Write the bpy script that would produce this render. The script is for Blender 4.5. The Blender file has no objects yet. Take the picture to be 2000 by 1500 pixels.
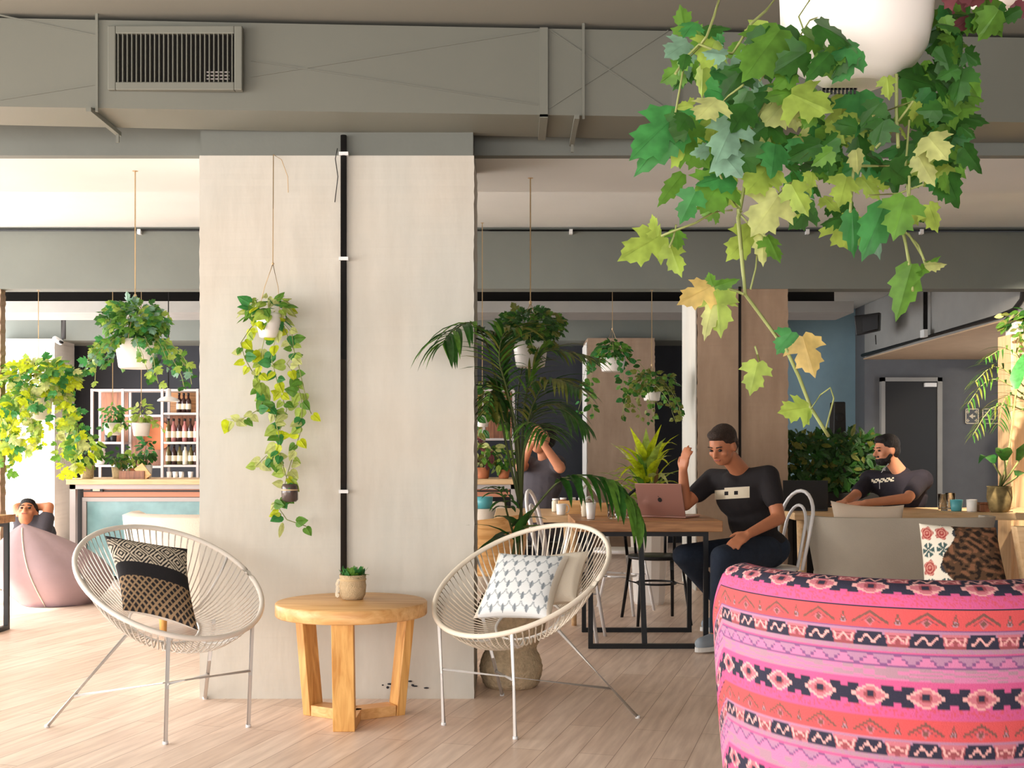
import bpy, bmesh, math, random
from mathutils import Vector, Matrix, noise
R = random.Random(7)
V = Vector
SC = bpy.context.scene
COL = SC.collection
pi = math.pi

# ------------------------------------------------------------------ camera
F, CH, HY = 2250.0, 1.15, 890.0          # focal length (px), eye height (m), horizon row (2000x1500 frame)
cam_d = bpy.data.cameras.new('camera'); cam = bpy.data.objects.new('camera', cam_d); COL.objects.link(cam)
cam.location = (0, 0, CH); cam.rotation_euler = (pi/2, 0, 0)
cam_d.sensor_width = 36; cam_d.lens = F/2000*36; cam_d.shift_y = (HY-750)/2000
cam_d.clip_start = .05; cam_d.clip_end = 100
SC.camera = cam
def P(px, py, d): return V(((px-1000)/F*d, d, CH-(py-HY)/F*d))

# ------------------------------------------------------------------ light
SC.view_settings.view_transform = 'Standard'; SC.view_settings.look = 'None'
SC.view_settings.gamma = 1; SC.view_settings.exposure = 0.2
SC.view_settings.use_curve_mapping = False
w = bpy.data.worlds.new('daylight'); SC.world = w; w.use_nodes = True
w.node_tree.nodes['Background'].inputs[0].default_value = (.78, .88, 1, 1)
w.node_tree.nodes['Background'].inputs[1].default_value = 1.0
def area(name, loc, rot, sx, sy, power, col):
    l = bpy.data.lights.new(name, 'AREA'); l.shape = 'RECTANGLE'; l.size = sx; l.size_y = sy
    l.energy = power; l.color = col
    o = bpy.data.objects.new(name, l); COL.objects.link(o); o.location = loc; o.rotation_euler = rot
    return o
area('daylight_left_front', (-7.2, 2.2, 1.5), (0, -pi/2, 0), 2.5, 9.0, 620, (1, .97, .93))
area('daylight_left_rear', (-7.2, 11.0, 1.5), (0, -pi/2, 0), 2.5, 7.0, 620, (.98, .99, 1))
area('daylight_street', (-2.2, -3.2, 1.5), (pi/2, 0, 0), 8.0, 2.5, 260, (1, .95, .9))
area('daylight_right', (6.7, 12.2, 1.5), (0, pi/2, 0), 2.2, 2.4, 40, (.9, .95, 1))
sun = bpy.data.lights.new('sun', 'SUN'); sun.energy = 14; sun.angle = .02; sun.color = (1, .93, .84)
so = bpy.data.objects.new('sun', sun); COL.objects.link(so)
so.rotation_euler = V((.8, .33, -.5)).to_track_quat('-Z', 'Y').to_euler()
spl = bpy.data.lights.new('added_panel_spot', 'SPOT'); spl.energy = 750; spl.spot_size = 1.0; spl.color = (1, .86, .68); spl.shadow_soft_size = .03  # added spot without a lamp body, stands in for sun on the plywood screen
spo = bpy.data.objects.new('added_panel_spot', spl); COL.objects.link(spo); spo.location = (2.9, 6.75, 2.55)
spo.rotation_euler = (V((4.3, 8.98, 1.25))-V((2.9, 6.75, 2.55))).to_track_quat('-Z', 'Y').to_euler()

# ------------------------------------------------------------------ materials
def nt(m): return m.node_tree.nodes, m.node_tree.links
def lin(c):
    return tuple((x/12.92 if x <= .04045 else ((x+.055)/1.055)**2.4) for x in c)
def S(r, g, b): return lin((r/255, g/255, b/255))
def mat(name, col, rough=.6, metal=0, spec=.4, var=.0, scale=6, bump=0, bscale=60, stretch=(1, 1, 1), trans=0, emit=None):
    m = bpy.data.materials.new(name); m.use_nodes = True; n, l = nt(m)
    b = n['Principled BSDF']
    b.inputs['Base Color'].default_value = (*col, 1); b.inputs['Roughness'].default_value = rough
    b.inputs['Metallic'].default_value = metal; b.inputs['Specular IOR Level'].default_value = spec
    if trans: b.inputs['Transmission Weight'].default_value = trans; b.inputs['IOR'].default_value = 1.3
    if emit: b.inputs['Emission Color'].default_value = (*col, 1); b.inputs['Emission Strength'].default_value = emit
    if var or bump:
        tc = n.new('ShaderNodeTexCoord'); mp = n.new('ShaderNodeMapping'); mp.inputs['Scale'].default_value = stretch
        l.new(tc.outputs['Object'], mp.inputs[0])
    if var:
        t = n.new('ShaderNodeTexNoise'); t.inputs['Scale'].default_value = scale; t.inputs['Detail'].default_value = 5
        l.new(mp.outputs[0], t.inputs[0])
        r = n.new('ShaderNodeValToRGB'); e = r.color_ramp.elements
        e[0].position = .3; e[1].position = .7
        e[0].color = (*[c*(1-var) for c in col], 1); e[1].color = (*[min(1, c*(1+var)) for c in col], 1)
        l.new(t.outputs[0], r.inputs[0]); l.new(r.outputs[0], b.inputs['Base Color'])
    if bump:
        t = n.new('ShaderNodeTexNoise'); t.inputs['Scale'].default_value = bscale; t.inputs['Detail'].default_value = 3
        l.new(mp.outputs[0], t.inputs[0]); bp = n.new('ShaderNodeBump'); bp.inputs['Strength'].default_value = bump
        bp.inputs['Distance'].default_value = .01
        l.new(t.outputs[0], bp.inputs['Height']); l.new(bp.outputs[0], b.inputs['Normal'])
    return m
def leafmat(name, col, tr=.45):
    m = bpy.data.materials.new(name); m.use_nodes = True; n, l = nt(m); b = n['Principled BSDF']
    b.inputs['Roughness'].default_value = .45; b.inputs['Specular IOR Level'].default_value = .35
    tc = n.new('ShaderNodeTexCoord'); t = n.new('ShaderNodeTexNoise'); t.inputs['Scale'].default_value = 35
    l.new(tc.outputs['Object'], t.inputs[0]); r = n.new('ShaderNodeValToRGB'); e = r.color_ramp.elements
    e[0].position = .35; e[1].position = .65
    e[0].color = (*[c*.78 for c in col], 1); e[1].color = (*[min(1, c*1.2) for c in col], 1)
    l.new(t.outputs[0], r.inputs[0]); l.new(r.outputs[0], b.inputs['Base Color'])
    tl = n.new('ShaderNodeBsdfTranslucent'); l.new(r.outputs[0], tl.inputs[0])
    mx = n.new('ShaderNodeMixShader'); mx.inputs[0].default_value = tr
    l.new(b.outputs[0], mx.inputs[1]); l.new(tl.outputs[0], mx.inputs[2])
    l.new(mx.outputs[0], n['Material Output'].inputs[0])
    return m
def wood(name, c1, c2, axis=0, rough=.42, scale=1.0):
    m = bpy.data.materials.new(name); m.use_nodes = True; n, l = nt(m); b = n['Principled BSDF']
    b.inputs['Roughness'].default_value = rough
    tc = n.new('ShaderNodeTexCoord'); mp = n.new('ShaderNodeMapping')
    s = [14*scale]*3; s[axis] = 1.2*scale; mp.inputs['Scale'].default_value = s
    l.new(tc.outputs['Object'], mp.inputs[0]); t = n.new('ShaderNodeTexNoise'); t.inputs['Scale'].default_value = 3
    t.inputs['Detail'].default_value = 6; t.inputs['Distortion'].default_value = .6
    l.new(mp.outputs[0], t.inputs[0]); r = n.new('ShaderNodeValToRGB'); e = r.color_ramp.elements
    e[0].position = .32; e[1].position = .66; e[0].color = (*c1, 1); e[1].color = (*c2, 1)
    l.new(t.outputs[0], r.inputs[0]); l.new(r.outputs[0], b.inputs['Base Color'])
    return m
def attrmat(name, rough=.85, bump=.3):
    m = bpy.data.materials.new(name); m.use_nodes = True; n, l = nt(m); b = n['Principled BSDF']
    b.inputs['Roughness'].default_value = rough; b.inputs['Specular IOR Level'].default_value = .15
    a = n.new('ShaderNodeAttribute'); a.attribute_name = 'weave'; l.new(a.outputs['Color'], b.inputs['Base Color'])
    tc = n.new('ShaderNodeTexCoord'); t = n.new('ShaderNodeTexNoise'); t.inputs['Scale'].default_value = 350
    l.new(tc.outputs['Object'], t.inputs[0]); bp = n.new('ShaderNodeBump'); bp.inputs['Strength'].default_value = bump
    bp.inputs['Distance'].default_value = .004
    l.new(t.outputs[0], bp.inputs['Height']); l.new(bp.outputs[0], b.inputs['Normal'])
    return m
def concrete(name, c1, c2, streak=True, stain=None):
    m = bpy.data.materials.new(name); m.use_nodes = True; n, l = nt(m); b = n['Principled BSDF']
    b.inputs['Roughness'].default_value = .8; b.inputs['Specular IOR Level'].default_value = .2
    tc = n.new('ShaderNodeTexCoord'); mp = n.new('ShaderNodeMapping'); mp.inputs['Scale'].default_value = (4, 4, 1.1) if streak else (2, 2, 2)
    l.new(tc.outputs['Object'], mp.inputs[0])
    t = n.new('ShaderNodeTexNoise'); t.inputs['Scale'].default_value = 1.6; t.inputs['Detail'].default_value = 8
    t.inputs['Roughness'].default_value = .62
    l.new(mp.outputs[0], t.inputs[0]); r = n.new('ShaderNodeValToRGB'); e = r.color_ramp.elements
    e[0].position = .3; e[1].position = .7; e[0].color = (*c1, 1); e[1].color = (*c2, 1)
    l.new(t.outputs[0], r.inputs[0])
    out = r.outputs[0]
    if stain:      # cooler, greyer bare concrete low down under a warm wash: a worn coat with its own ragged edge
        t2 = n.new('ShaderNodeTexNoise'); t2.inputs['Scale'].default_value = 1.3; t2.inputs['Detail'].default_value = 4
        l.new(tc.outputs['Object'], t2.inputs[0]); r2 = n.new('ShaderNodeValToRGB'); e = r2.color_ramp.elements
        e[0].position = .42; e[0].color = (0, 0, 0, 1); e[1].position = .62; e[1].color = (1, 1, 1, 1)
        l.new(t2.outputs[0], r2.inputs[0]); mx = n.new('ShaderNodeMix'); mx.data_type = 'RGBA'
        l.new(r2.outputs[0], mx.inputs[0]); l.new(out, mx.inputs[6]); mx.inputs[7].default_value = (*stain, 1)
        ml = n.new('ShaderNodeMath'); ml.operation = 'MULTIPLY'; ml.inputs[1].default_value = .45
        l.new(r2.outputs[0], ml.inputs[0]); l.new(ml.outputs[0], mx.inputs[0]); out = mx.outputs[2]
    l.new(out, b.inputs['Base Color'])
    t3 = n.new('ShaderNodeTexNoise'); t3.inputs['Scale'].default_value = 3; t3.inputs['Detail'].default_value = 8
    l.new(mp.outputs[0], t3.inputs[0]); bp = n.new('ShaderNodeBump'); bp.inputs['Strength'].default_value = .35
    bp.inputs['Distance'].default_value = .008
    l.new(t3.outputs[0], bp.inputs['Height']); l.new(bp.outputs[0], b.inputs['Normal'])
    return m
def floormat():
    m = bpy.data.materials.new('floor_planks'); m.use_nodes = True; n, l = nt(m); b = n['Principled BSDF']
    b.inputs['Roughness'].default_value = .38; b.inputs['Specular IOR Level'].default_value = .4
    tc = n.new('ShaderNodeTexCoord'); mp = n.new('ShaderNodeMapping'); mp.inputs['Rotation'].default_value = (0, 0, math.radians(-74))
    l.new(tc.outputs['Object'], mp.inputs[0])
    br = n.new('ShaderNodeTexBrick'); br.inputs['Scale'].default_value = 1; br.inputs['Brick Width'].default_value = 1.2
    br.inputs['Row Height'].default_value = .14; br.inputs['Mortar Size'].default_value = .0015; br.offset = .37
    br.inputs['Color1'].default_value = (*S(244, 224, 208), 1); br.inputs['Color2'].default_value = (*S(230, 206, 188), 1)
    br.inputs['Mortar'].default_value = (*S(176, 146, 128), 1)
    l.new(mp.outputs[0], br.inputs[0])
    mp2 = n.new('ShaderNodeMapping'); mp2.inputs['Scale'].default_value = (1.3, 14, 1); l.new(mp.outputs[0], mp2.inputs[0])
    t = n.new('ShaderNodeTexNoise'); t.inputs['Scale'].default_value = 2.2; t.inputs['Detail'].default_value = 7
    l.new(mp2.outputs[0], t.inputs[0]); r = n.new('ShaderNodeValToRGB'); e = r.color_ramp.elements
    e[0].position = .3; e[1].position = .7; e[0].color = (.8, .75, .72, 1); e[1].color = (1.08, 1.07, 1.06, 1)
    l.new(t.outputs[0], r.inputs[0]); mx = n.new('ShaderNodeMix'); mx.data_type = 'RGBA'; mx.blend_type = 'MULTIPLY'
    mx.inputs[0].default_value = 1; l.new(br.outputs[0], mx.inputs[6]); l.new(r.outputs[0], mx.inputs[7])
    l.new(mx.outputs[2], b.inputs['Base Color'])
    return m

M = {}
M['floor'] = floormat()
M['ceil'] = mat('ceiling_plaster', S(206, 207, 203), .9, var=.04, scale=1.5)
M['ceilfront'] = mat('grey_ceiling_paint', S(128, 127, 118), .9, var=.03, scale=1.5)
M['beam'] = mat('grey_painted_concrete', S(110, 113, 107), .75, var=.07, scale=2, bump=.2, bscale=12)
M['beam2'] = mat('sage_grey_paint', S(112, 116, 110), .8, var=.06, scale=2, bump=.15, bscale=12)
M['duct'] = mat('grey_painted_sheet_metal', S(114, 115, 106), .5, spec=.35, var=.05, scale=1.5)
M['ductdark'] = mat('painted_gap_dark', S(30, 27, 25), .9)  # near-black for the shade above the rear duct; also backs the vent
M['concrete'] = concrete('raw_concrete', S(194, 187, 175), S(208, 202, 191), stain=S(190, 193, 188))
M['concrete2'] = concrete('brown_concrete', S(150, 126, 106), S(172, 148, 126))
M['whitewall'] = mat('white_plaster', S(232, 228, 222), .85, var=.03)
M['darkwall'] = mat('charcoal_wall', S(44, 46, 52), .8, var=.1)
M['bluewall'] = mat('dusty_blue_wall', S(128, 158, 172), .8, var=.04)
M['greywall'] = mat('slate_grey_wall', S(98, 100, 104), .8, var=.06)
M['bulk'] = mat('grey_bulkhead_paint', S(146, 145, 142), .8, var=.04)
M['tan'] = mat('tan_soffit', S(196, 168, 138), .8, var=.05)
M['black'] = mat('black_paint', S(26, 25, 25), .45)
M['blackmetal'] = mat('black_steel', S(32, 32, 34), .4, metal=.3)
M['white'] = mat('white_powder_coat', S(236, 232, 228), .4)
M['shelf'] = mat('white_steel_shelf', S(186, 178, 176), .5)
M['cream'] = mat('cream_cord', S(238, 226, 208), .55)
M['cord_w'] = mat('off_white_cord', S(226, 218, 208), .55)
M['ceramic'] = mat('white_ceramic', S(238, 232, 226), .3)
M['soil'] = mat('potting_soil', S(48, 36, 28), .95, bump=.8)
M['rope'] = mat('jute_rope', S(196, 168, 128), .9)
M['pine'] = wood('golden_pine', S(196, 136, 66), S(232, 180, 106), 2)
M['pinetop'] = wood('golden_pine_top', S(212, 154, 90), S(238, 190, 128), 0)
M['oak'] = wood('oiled_table_wood', S(140, 92, 52), S(196, 142, 92), 0)
M['lightwood'] = wood('light_ash', S(206, 166, 120), S(228, 194, 150), 0)
M['brownwood'] = wood('copper_brown_wood', S(110, 66, 44), S(160, 104, 72), 2)
M['sunwood'] = wood('plywood_panel', S(214, 172, 126), S(232, 196, 152), 2)
M['wicker'] = mat('woven_seagrass', S(196, 174, 142), .9, var=.2, scale=40, bump=.9, bscale=90)
M['burlap'] = mat('burlap', S(196, 172, 136), .95, var=.1, scale=60, bump=.6, bscale=200)
M['stem'] = mat('green_stem', S(136, 144, 84), .6)
M['stembrown'] = mat('woody_stem', S(150, 112, 72), .7)
M['terracotta'] = mat('terracotta', S(178, 108, 72), .8, var=.08)
M['skin'] = mat('tan_skin', S(188, 122, 88), .5, spec=.3, var=.04, scale=20)
M['skinlight'] = mat('light_skin', S(205, 140, 108), .5, spec=.3, var=.04, scale=20)
M['tee'] = mat('black_cotton', S(34, 30, 32), .9, bump=.3, bscale=30)
M['navytee'] = mat('navy_black_cotton', S(32, 27, 36), .9, bump=.3, bscale=30)
M['greytee'] = mat('grey_cotton', S(70, 66, 72), .9, bump=.3, bscale=30)
M['jeans'] = mat('dark_denim', S(34, 44, 60), .9, var=.2, scale=12, bump=.3, bscale=60)
M['hair'] = mat('dark_brown_hair', S(52, 36, 26), .7, var=.3, scale=60, bump=1, bscale=120)
M['hairblack'] = mat('black_hair', S(22, 17, 17), .65, var=.3, scale=60, bump=1, bscale=120)
M['palmstem'] = mat('palm_stalk', S(74, 84, 44), .6)
M['shoe'] = mat('grey_canvas', S(150, 160, 170), .8)
M['sole'] = mat('white_rubber', S(228, 226, 222), .6)
M['eye'] = mat('dark_eye', S(30, 20, 18), .3)
M['lip'] = mat('lip', S(150, 82, 70), .5)
M['rose'] = mat('rose_metal', S(168, 124, 112), .35, metal=.5)
M['beanbag'] = mat('mauve_fabric', S(160, 136, 138), .9, var=.05, bump=.4, bscale=8)
M['greyfab'] = mat('grey_felt', S(186, 176, 160), .95, var=.05, bump=.2, bscale=120)
M['creamfab'] = mat('cream_upholstery', S(222, 208, 192), .95, var=.03, bump=.2, bscale=120)
M['pillowc'] = mat('natural_linen', S(220, 206, 188), .95, bump=.3, bscale=150)
M['teal'] = mat('teal_glaze', S(84, 160, 168), .35)
M['glass'] = mat('clear_glass', (.95, .97, .97), .05, trans=1)
M['bottle'] = mat('dark_bottle_glass', S(52, 26, 22), .15, spec=.6)
M['bottle2'] = mat('pink_wine_bottle', S(176, 112, 110), .15, spec=.6)
M['bottle3'] = mat('olive_bottle', S(96, 88, 48), .15, spec=.6)
M['label'] = mat('cream_label', S(226, 214, 190), .7)
M['plastic'] = mat('white_plastic', S(225, 225, 225), .4)
GREENS = {
 'L': leafmat('lime_leaf', S(160, 184, 82)), 'G': leafmat('green_leaf', S(98, 144, 54)), 'D': leafmat('dark_green_leaf', S(50, 98, 36), .3),
 'B': leafmat('blue_green_leaf', S(120, 156, 132), .3), 'Y': leafmat('pale_yellow_leaf', S(196, 202, 130)), 'T': leafmat('tan_leaf', S(206, 180, 110)),
 'K': leafmat('deep_palm_leaf', S(56, 90, 44), .3), 'O': leafmat('olive_leaf', S(112, 118, 50), .3), 'E': leafmat('emerald_leaf', S(66, 136, 70), .4),
 'C': leafmat('chartreuse_leaf', S(196, 208, 40)), 'R': leafmat('plum_leaf', S(120, 66, 72), .3)}
GK = list(GREENS)
ATTR = attrmat('woven_textile')

# ------------------------------------------------------------------ objects
ROOT = {}
def tag(o, label=None, cat=None, group=None, kind=None):
    if label: o['label'] = label
    if cat: o['category'] = cat
    if group: o['group'] = group
    if kind: o['kind'] = kind
    return o
def thing(name, label, cat, loc=(0, 0, 0), rz=0, group=None):
    o = bpy.data.objects.new(name, None); COL.objects.link(o); o.empty_display_size = .05
    o.location = loc; o.rotation_euler = (0, 0, rz); ROOT[o] = V(loc)
    return tag(o, label, cat, group)
def dup(root, loc=None, rz=None, label=None, group=None):
    r = root.copy(); COL.objects.link(r)
    if loc is not None: r.location = loc
    if rz is not None: r.rotation_euler = (0, 0, rz)
    if label: r['label'] = label
    if group: r['group'] = group
    for ch in list(root.children):
        c = ch.copy(); COL.objects.link(c); c.parent = r
        for g in list(ch.children):
            d = g.copy(); COL.objects.link(d); d.parent = c
    return r
def frame(d, up=V((0, 0, 1))):
    d = d.normalized()
    if abs(d.dot(up)) > .99: up = V((0, 1, 0)) if abs(d.y) < .9 else V((1, 0, 0))
    a = d.cross(up).normalized(); b = a.cross(d).normalized()
    return a, b, d
class MB:
    def __init__(s): s.v = []; s.f = []; s.m = []; s.sm = []
    def add(s, vs, fs, mi=0, sm=False):
        o = len(s.v); s.v += [V(x) for x in vs]
        for f in fs: s.f.append([i+o for i in f]); s.m.append(mi); s.sm.append(sm)
        return s
    def box(s, a, b, mi=0, rz=0, c=None):
        x0, y0, z0 = a; x1, y1, z1 = b
        vs = [V((x, y, z)) for z in (z0, z1) for y in (y0, y1) for x in (x0, x1)]
        if rz:
            c = V(c) if c is not None else V(((x0+x1)/2, (y0+y1)/2, 0)); r = Matrix.Rotation(rz, 3, 'Z')
            vs = [r @ (v-c)+c for v in vs]
        return s.add(vs, [(0, 2, 3, 1), (4, 5, 7, 6), (0, 1, 5, 4), (2, 6, 7, 3), (0, 4, 6, 2), (1, 3, 7, 5)], mi)
    def hexa(s, p, mi=0):       # 8 corners: bottom 4 (ccw), top 4
        return s.add(p, [(3, 2, 1, 0), (4, 5, 6, 7), (0, 1, 5, 4), (1, 2, 6, 5), (2, 3, 7, 6), (3, 0, 4, 7)], mi)
    def bar(s, a, b, w, t, up=V((0, 0, 1)), mi=0):
        a = V(a); b = V(b); x, y, d = frame(b-a, up); p = []
        for c in (a, b): p += [c-x*w/2-y*t/2, c+x*w/2-y*t/2, c+x*w/2+y*t/2, c-x*w/2+y*t/2]
        return s.hexa(p, mi)
    def tube(s, pts, r, n=8, mi=0, closed=False, caps=True):
        pts = [V(p) for p in pts]; k = len(pts)
        rs = r if isinstance(r, (list, tuple)) else [r]*k
        vs = []; up = None
        for i in range(k):
            if closed: d = pts[(i+1) % k]-pts[i-1]
            else: d = pts[min(i+1, k-1)]-pts[max(i-1, 0)]
            if d.length < 1e-9: d = V((0, 0, 1))
            d.normalize()
            if up is None: x, y, _ = frame(d)
            else:
                x = up-d*up.dot(d)
                if x.length < 1e-5: x, y, _ = frame(d)
                x.normalize(); y = d.cross(x)
            up = x
            for j in range(n):
                a = 2*pi*j/n; vs.append(pts[i]+(x*math.cos(a)+y*math.sin(a))*rs[i])
        fs = []
        for i in range(k if closed else k-1):
            for j in range(n):
                i2 = (i+1) % k
                fs.append((i*n+j, i*n+(j+1) % n, i2*n+(j+1) % n, i2*n+j))
        s.add(vs, fs, mi, True)
        if caps and not closed:
            o = len(s.v)-len(vs)
            s.f.append([o+j for j in range(n)][::-1]); s.m.append(mi); s.sm.append(False)
            s.f.append([o+(k-1)*n+j for j in range(n)]); s.m.append(mi); s.sm.append(False)
        return s
    def lathe(s, prof, c=(0, 0, 0), n=24, mi=0, sx=1, sy=1, capb=True, capt=False, sm=True):
        c = V(c); vs = []
        for r, z in prof:
            for j in range(n):
                a = 2*pi*j/n; vs.append(c+V((r*sx*math.cos(a), r*sy*math.sin(a), z)))
        fs = [(i*n+j, i*n+(j+1) % n, (i+1)*n+(j+1) % n, (i+1)*n+j) for i in range(len(prof)-1) for j in range(n)]
        s.add(vs, fs, mi, sm); o = len(s.v)-len(vs)
        if capb: s.f.append([o+j for j in range(n)][::-1]); s.m.append(mi); s.sm.append(False)
        if capt: s.f.append([o+(len(prof)-1)*n+j for j in range(n)]); s.m.append(mi); s.sm.append(False)
        return s
    def ell(s, c, r, n=16, k=10, mi=0, rot=None):
        c = V(c); r = V((r, r, r)) if isinstance(r, (int, float)) else V(r); vs = []
        for i in range(k+1):
            t = pi*i/k
            for j in range(n):
                a = 2*pi*j/n; p = V((r.x*math.sin(t)*math.cos(a), r.y*math.sin(t)*math.sin(a), -r.z*math.cos(t)))
                vs.append(c+(rot @ p if rot else p))
        fs = [(i*n+j, i*n+(j+1) % n, (i+1)*n+(j+1) % n, (i+1)*n+j) for i in range(k) for j in range(n)]
        return s.add(vs, fs, mi, True)
    def cap(s, a, ra, b, rb, n=14, mi=0, flat=False):    # tapered capsule
        a = V(a); b = V(b); x, y, d = frame(b-a); L = (b-a).length; rings = []
        if flat: rings = [(0, ra), (L, rb)]
        else:
            for i in range(1, 5): t = pi/2*i/4; rings.append((-ra*math.cos(t), ra*math.sin(t)))
            for i in range(4): t = pi/2*i/4; rings.append((L+rb*math.sin(t), rb*math.cos(t)))
        vs = [a+d*h+(x*math.cos(2*pi*j/n)+y*math.sin(2*pi*j/n))*r for h, r in rings for j in range(n)]
        k = len(rings)
        fs = [(i*n+j, i*n+(j+1) % n, (i+1)*n+(j+1) % n, (i+1)*n+j) for i in range(k-1) for j in range(n)]
        fs += [tuple(range(n))[::-1], tuple((k-1)*n+j for j in range(n))]
        return s.add(vs, fs, mi, True)
    # ---- foliage
    def leaf(s, p, d, nrm, size, kind='ivy', mi=0, wf=1.0, curl=.25):
        p = V(p); d = V(d).normalized(); nrm = V(nrm); x = d.cross(nrm)
        if x.length < 1e-4: x = d.cross(V((.3, .9, .1)))
        x.normalize(); n = x.cross(d).normalized()
        half = LEAF[kind]
        def q(u, v): return p+d*(v*size)+x*(u*size*wf)+n*(-curl*size*v*v - .25*abs(u)*size*(1 if kind != 'oval' else .4))
        mid = [(0, v) for v in (0, .35, .7, 1)] if kind != 'small' else [(0, 0), (0, 1)]
        vs = [q(*m) for m in mid]; k = len(mid); vs += [q(u, v) for u, v in half]; h = len(half)
        vs += [q(-u, v) for u, v in half]
        fs = [list(range(k))[::-1]+list(range(k, k+h)), list(range(k))+list(range(k+h, k+2*h))[::-1]]
        return s.add(vs, fs, mi, False)
    def blade(s, p, d, L, wd, mi=0, droop=.5, side=None, seg=5, prof=(.35, 1, .9, .6, .3, .02)):
        p = V(p); d = V(d).normalized(); sd = side or d.cross(V((0, 0, 1)))
        if sd.length < 1e-4: sd = V((1, 0, 0))
        sd.normalize(); vs = []; c = p.copy(); dd = d.copy()
        for i in range(seg+1):
            wv = wd*prof[min(len(prof)-1, int(round(i*(len(prof)-1)/seg)))]/2; nn = sd.cross(dd).normalized()
            vs += [c-sd*wv+nn*wv*.35, c.copy(), c+sd*wv+nn*wv*.35]
            c += dd*(L/seg); dd = (dd+V((0, 0, -droop/seg))).normalized()
        fs = []
        for i in range(seg): a = i*3; fs += [(a, a+1, a+4, a+3), (a+1, a+2, a+5, a+4)]
        return s.add(vs, fs, mi, True)
    def build(s, name, m, parent=None, bevel=0):
        off = V((0, 0, 0))
        if parent is not None:
            r = parent
            while r.parent: r = r.parent
            off = ROOT.get(r, V((0, 0, 0)))
        me = bpy.data.meshes.new(name); me.from_pydata([v-off for v in s.v], [], s.f)
        for x in (m if isinstance(m, (list, tuple)) else [m]): me.materials.append(x)
        me.polygons.foreach_set('material_index', s.m); me.polygons.foreach_set('use_smooth', s.sm); me.update()
        o = bpy.data.objects.new(name, me); COL.objects.link(o)
        if parent is not None: o.parent = parent
        if bevel:
            b = o.modifiers.new('edge', 'BEVEL'); b.width = bevel; b.segments = 2; b.limit_method = 'ANGLE'
        return o
LEAF = {
 'grape': [(.14, -.1), (.3, -.04), (.36, .04), (.54, .08), (.5, .18), (.6, .3), (.42, .3), (.24, .34), (.36, .46), (.34, .56), (.4, .66), (.24, .68), (.2, .8), (.1, .84)],
 'ivy': [(.16, -.04), (.4, .1), (.34, .2), (.5, .38), (.36, .42), (.38, .58), (.24, .62), (.2, .8), (.09, .86)],
 'maple': [(.2, -.08), (.36, .02), (.58, .2), (.44, .28), (.5, .46), (.3, .48), (.34, .66), (.18, .7), (.12, .88)],
 'heart': [(.16, -.12), (.36, -.06), (.46, .16), (.4, .42), (.24, .7), (.1, .88)],
 'oval': [(.16, .08), (.3, .3), (.3, .55), (.17, .82)],
 'small': [(.32, .3), (.26, .65)],
}
def struct(o, ): o['kind'] = 'structure'; return o
def grid(name, nu, nv, fn, cf, parent=None, closed_u=False, m=None, flip=False):
    """textile surface: fn(i,j)->point, cf(i,j)->rgb of the weave at that point"""
    vs = []; cs = []
    for j in range(nv):
        for i in range(nu): vs.append(fn(i, j)); cs.append(cf(i, j))
    fs = [(j*nu+i, j*nu+i+1, (j+1)*nu+i+1, (j+1)*nu+i) for j in range(nv-1) for i in range(nu-1)]
    if flip: fs = [f[::-1] for f in fs]
    b = MB(); b.add(vs, fs, 0, True); o = b.build(name, m or ATTR, parent)
    a = o.data.color_attributes.new('weave', 'FLOAT_COLOR', 'POINT')
    a.data.foreach_set('color', [x for c in cs for x in (c[0], c[1], c[2], 1)])
    return o
def fuse(name, caps, m, parent, voxel=.008, smooth=6):
    """one continuous surface out of overlapping limb volumes"""
    o = caps.build(name, m, parent)
    r = o.modifiers.new('r', 'REMESH'); r.mode = 'VOXEL'; r.voxel_size = voxel; r.use_smooth_shade = True
    s = o.modifiers.new('s', 'SMOOTH'); s.iterations = smooth; s.factor = .5
    dg = bpy.context.evaluated_depsgraph_get(); me = bpy.data.meshes.new_from_object(o.evaluated_get(dg))
    o.modifiers.clear(); o.data = me
    if not me.materials: me.materials.append(m)
    for p in me.polygons: p.use_smooth = True
    return o
# ================================================================== setting
CZ = 3.09
struct(MB().box((-8, -3.6, -.12), (8, 16, 0)).build('floor', M['floor']))
struct(MB().box((-8, -3.6, CZ), (8, 5.64, CZ+.15)).build('ceiling', M['ceilfront']))
struct(MB().box((-8, 5.64, CZ), (8, 16, CZ+.15)).build('ceiling_rear', M['ceil']))
def pierced(name, x, ys, ops, m, t=.25):      # wall along Y at x with window openings (y0,y1,z0,z1)
    b = MB(); y = ys[0]
    for (a, c, z0, z1) in ops:
        b.box((x, y, 0), (x+t, a, CZ)); b.box((x, a, 0), (x+t, c, z0)); b.box((x, a, z1), (x+t, c, CZ)); y = c
    b.box((x, y, 0), (x+t, ys[1], CZ)); return struct(b.build(name, m))
pierced('wall_left', -8.2, (-3.6, 16), [(-2.4, 1.4, .25, 2.95), (1.8, 4.2, .25, 2.95), (4.6, 6.3, .25, 2.95), (6.5, 7.1, .25, 2.95), (7.4, 10.6, .25, 2.95), (11, 14.6, .25, 2.95)], M['whitewall'])
pierced('wall_right', 6.9, (-3.6, 16), [(6.9, 8.2, .9, 2.0)], M['greywall'])
b = MB(); b.box((-8, -3.8, 0), (8, -3.6, .3)); b.box((-8, -3.8, 2.8), (8, -3.6, CZ))
for x in (-8, -5.4, -2.2, 1.0, 4.2): b.box((x, -3.8, .3), (x+(.35 if x < 4 else 3.8), -3.6, 2.8))
struct(b.build('wall_front', M['greywall']))
struct(MB().box((-8, 15.2, 0), (2.6, 15.4, CZ)).build('wall_back', M['darkwall']))
struct(MB().box((2.6, 15.2, 0), (4.53, 15.4, CZ)).build('wall_back_blue', M['bluewall']))
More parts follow.
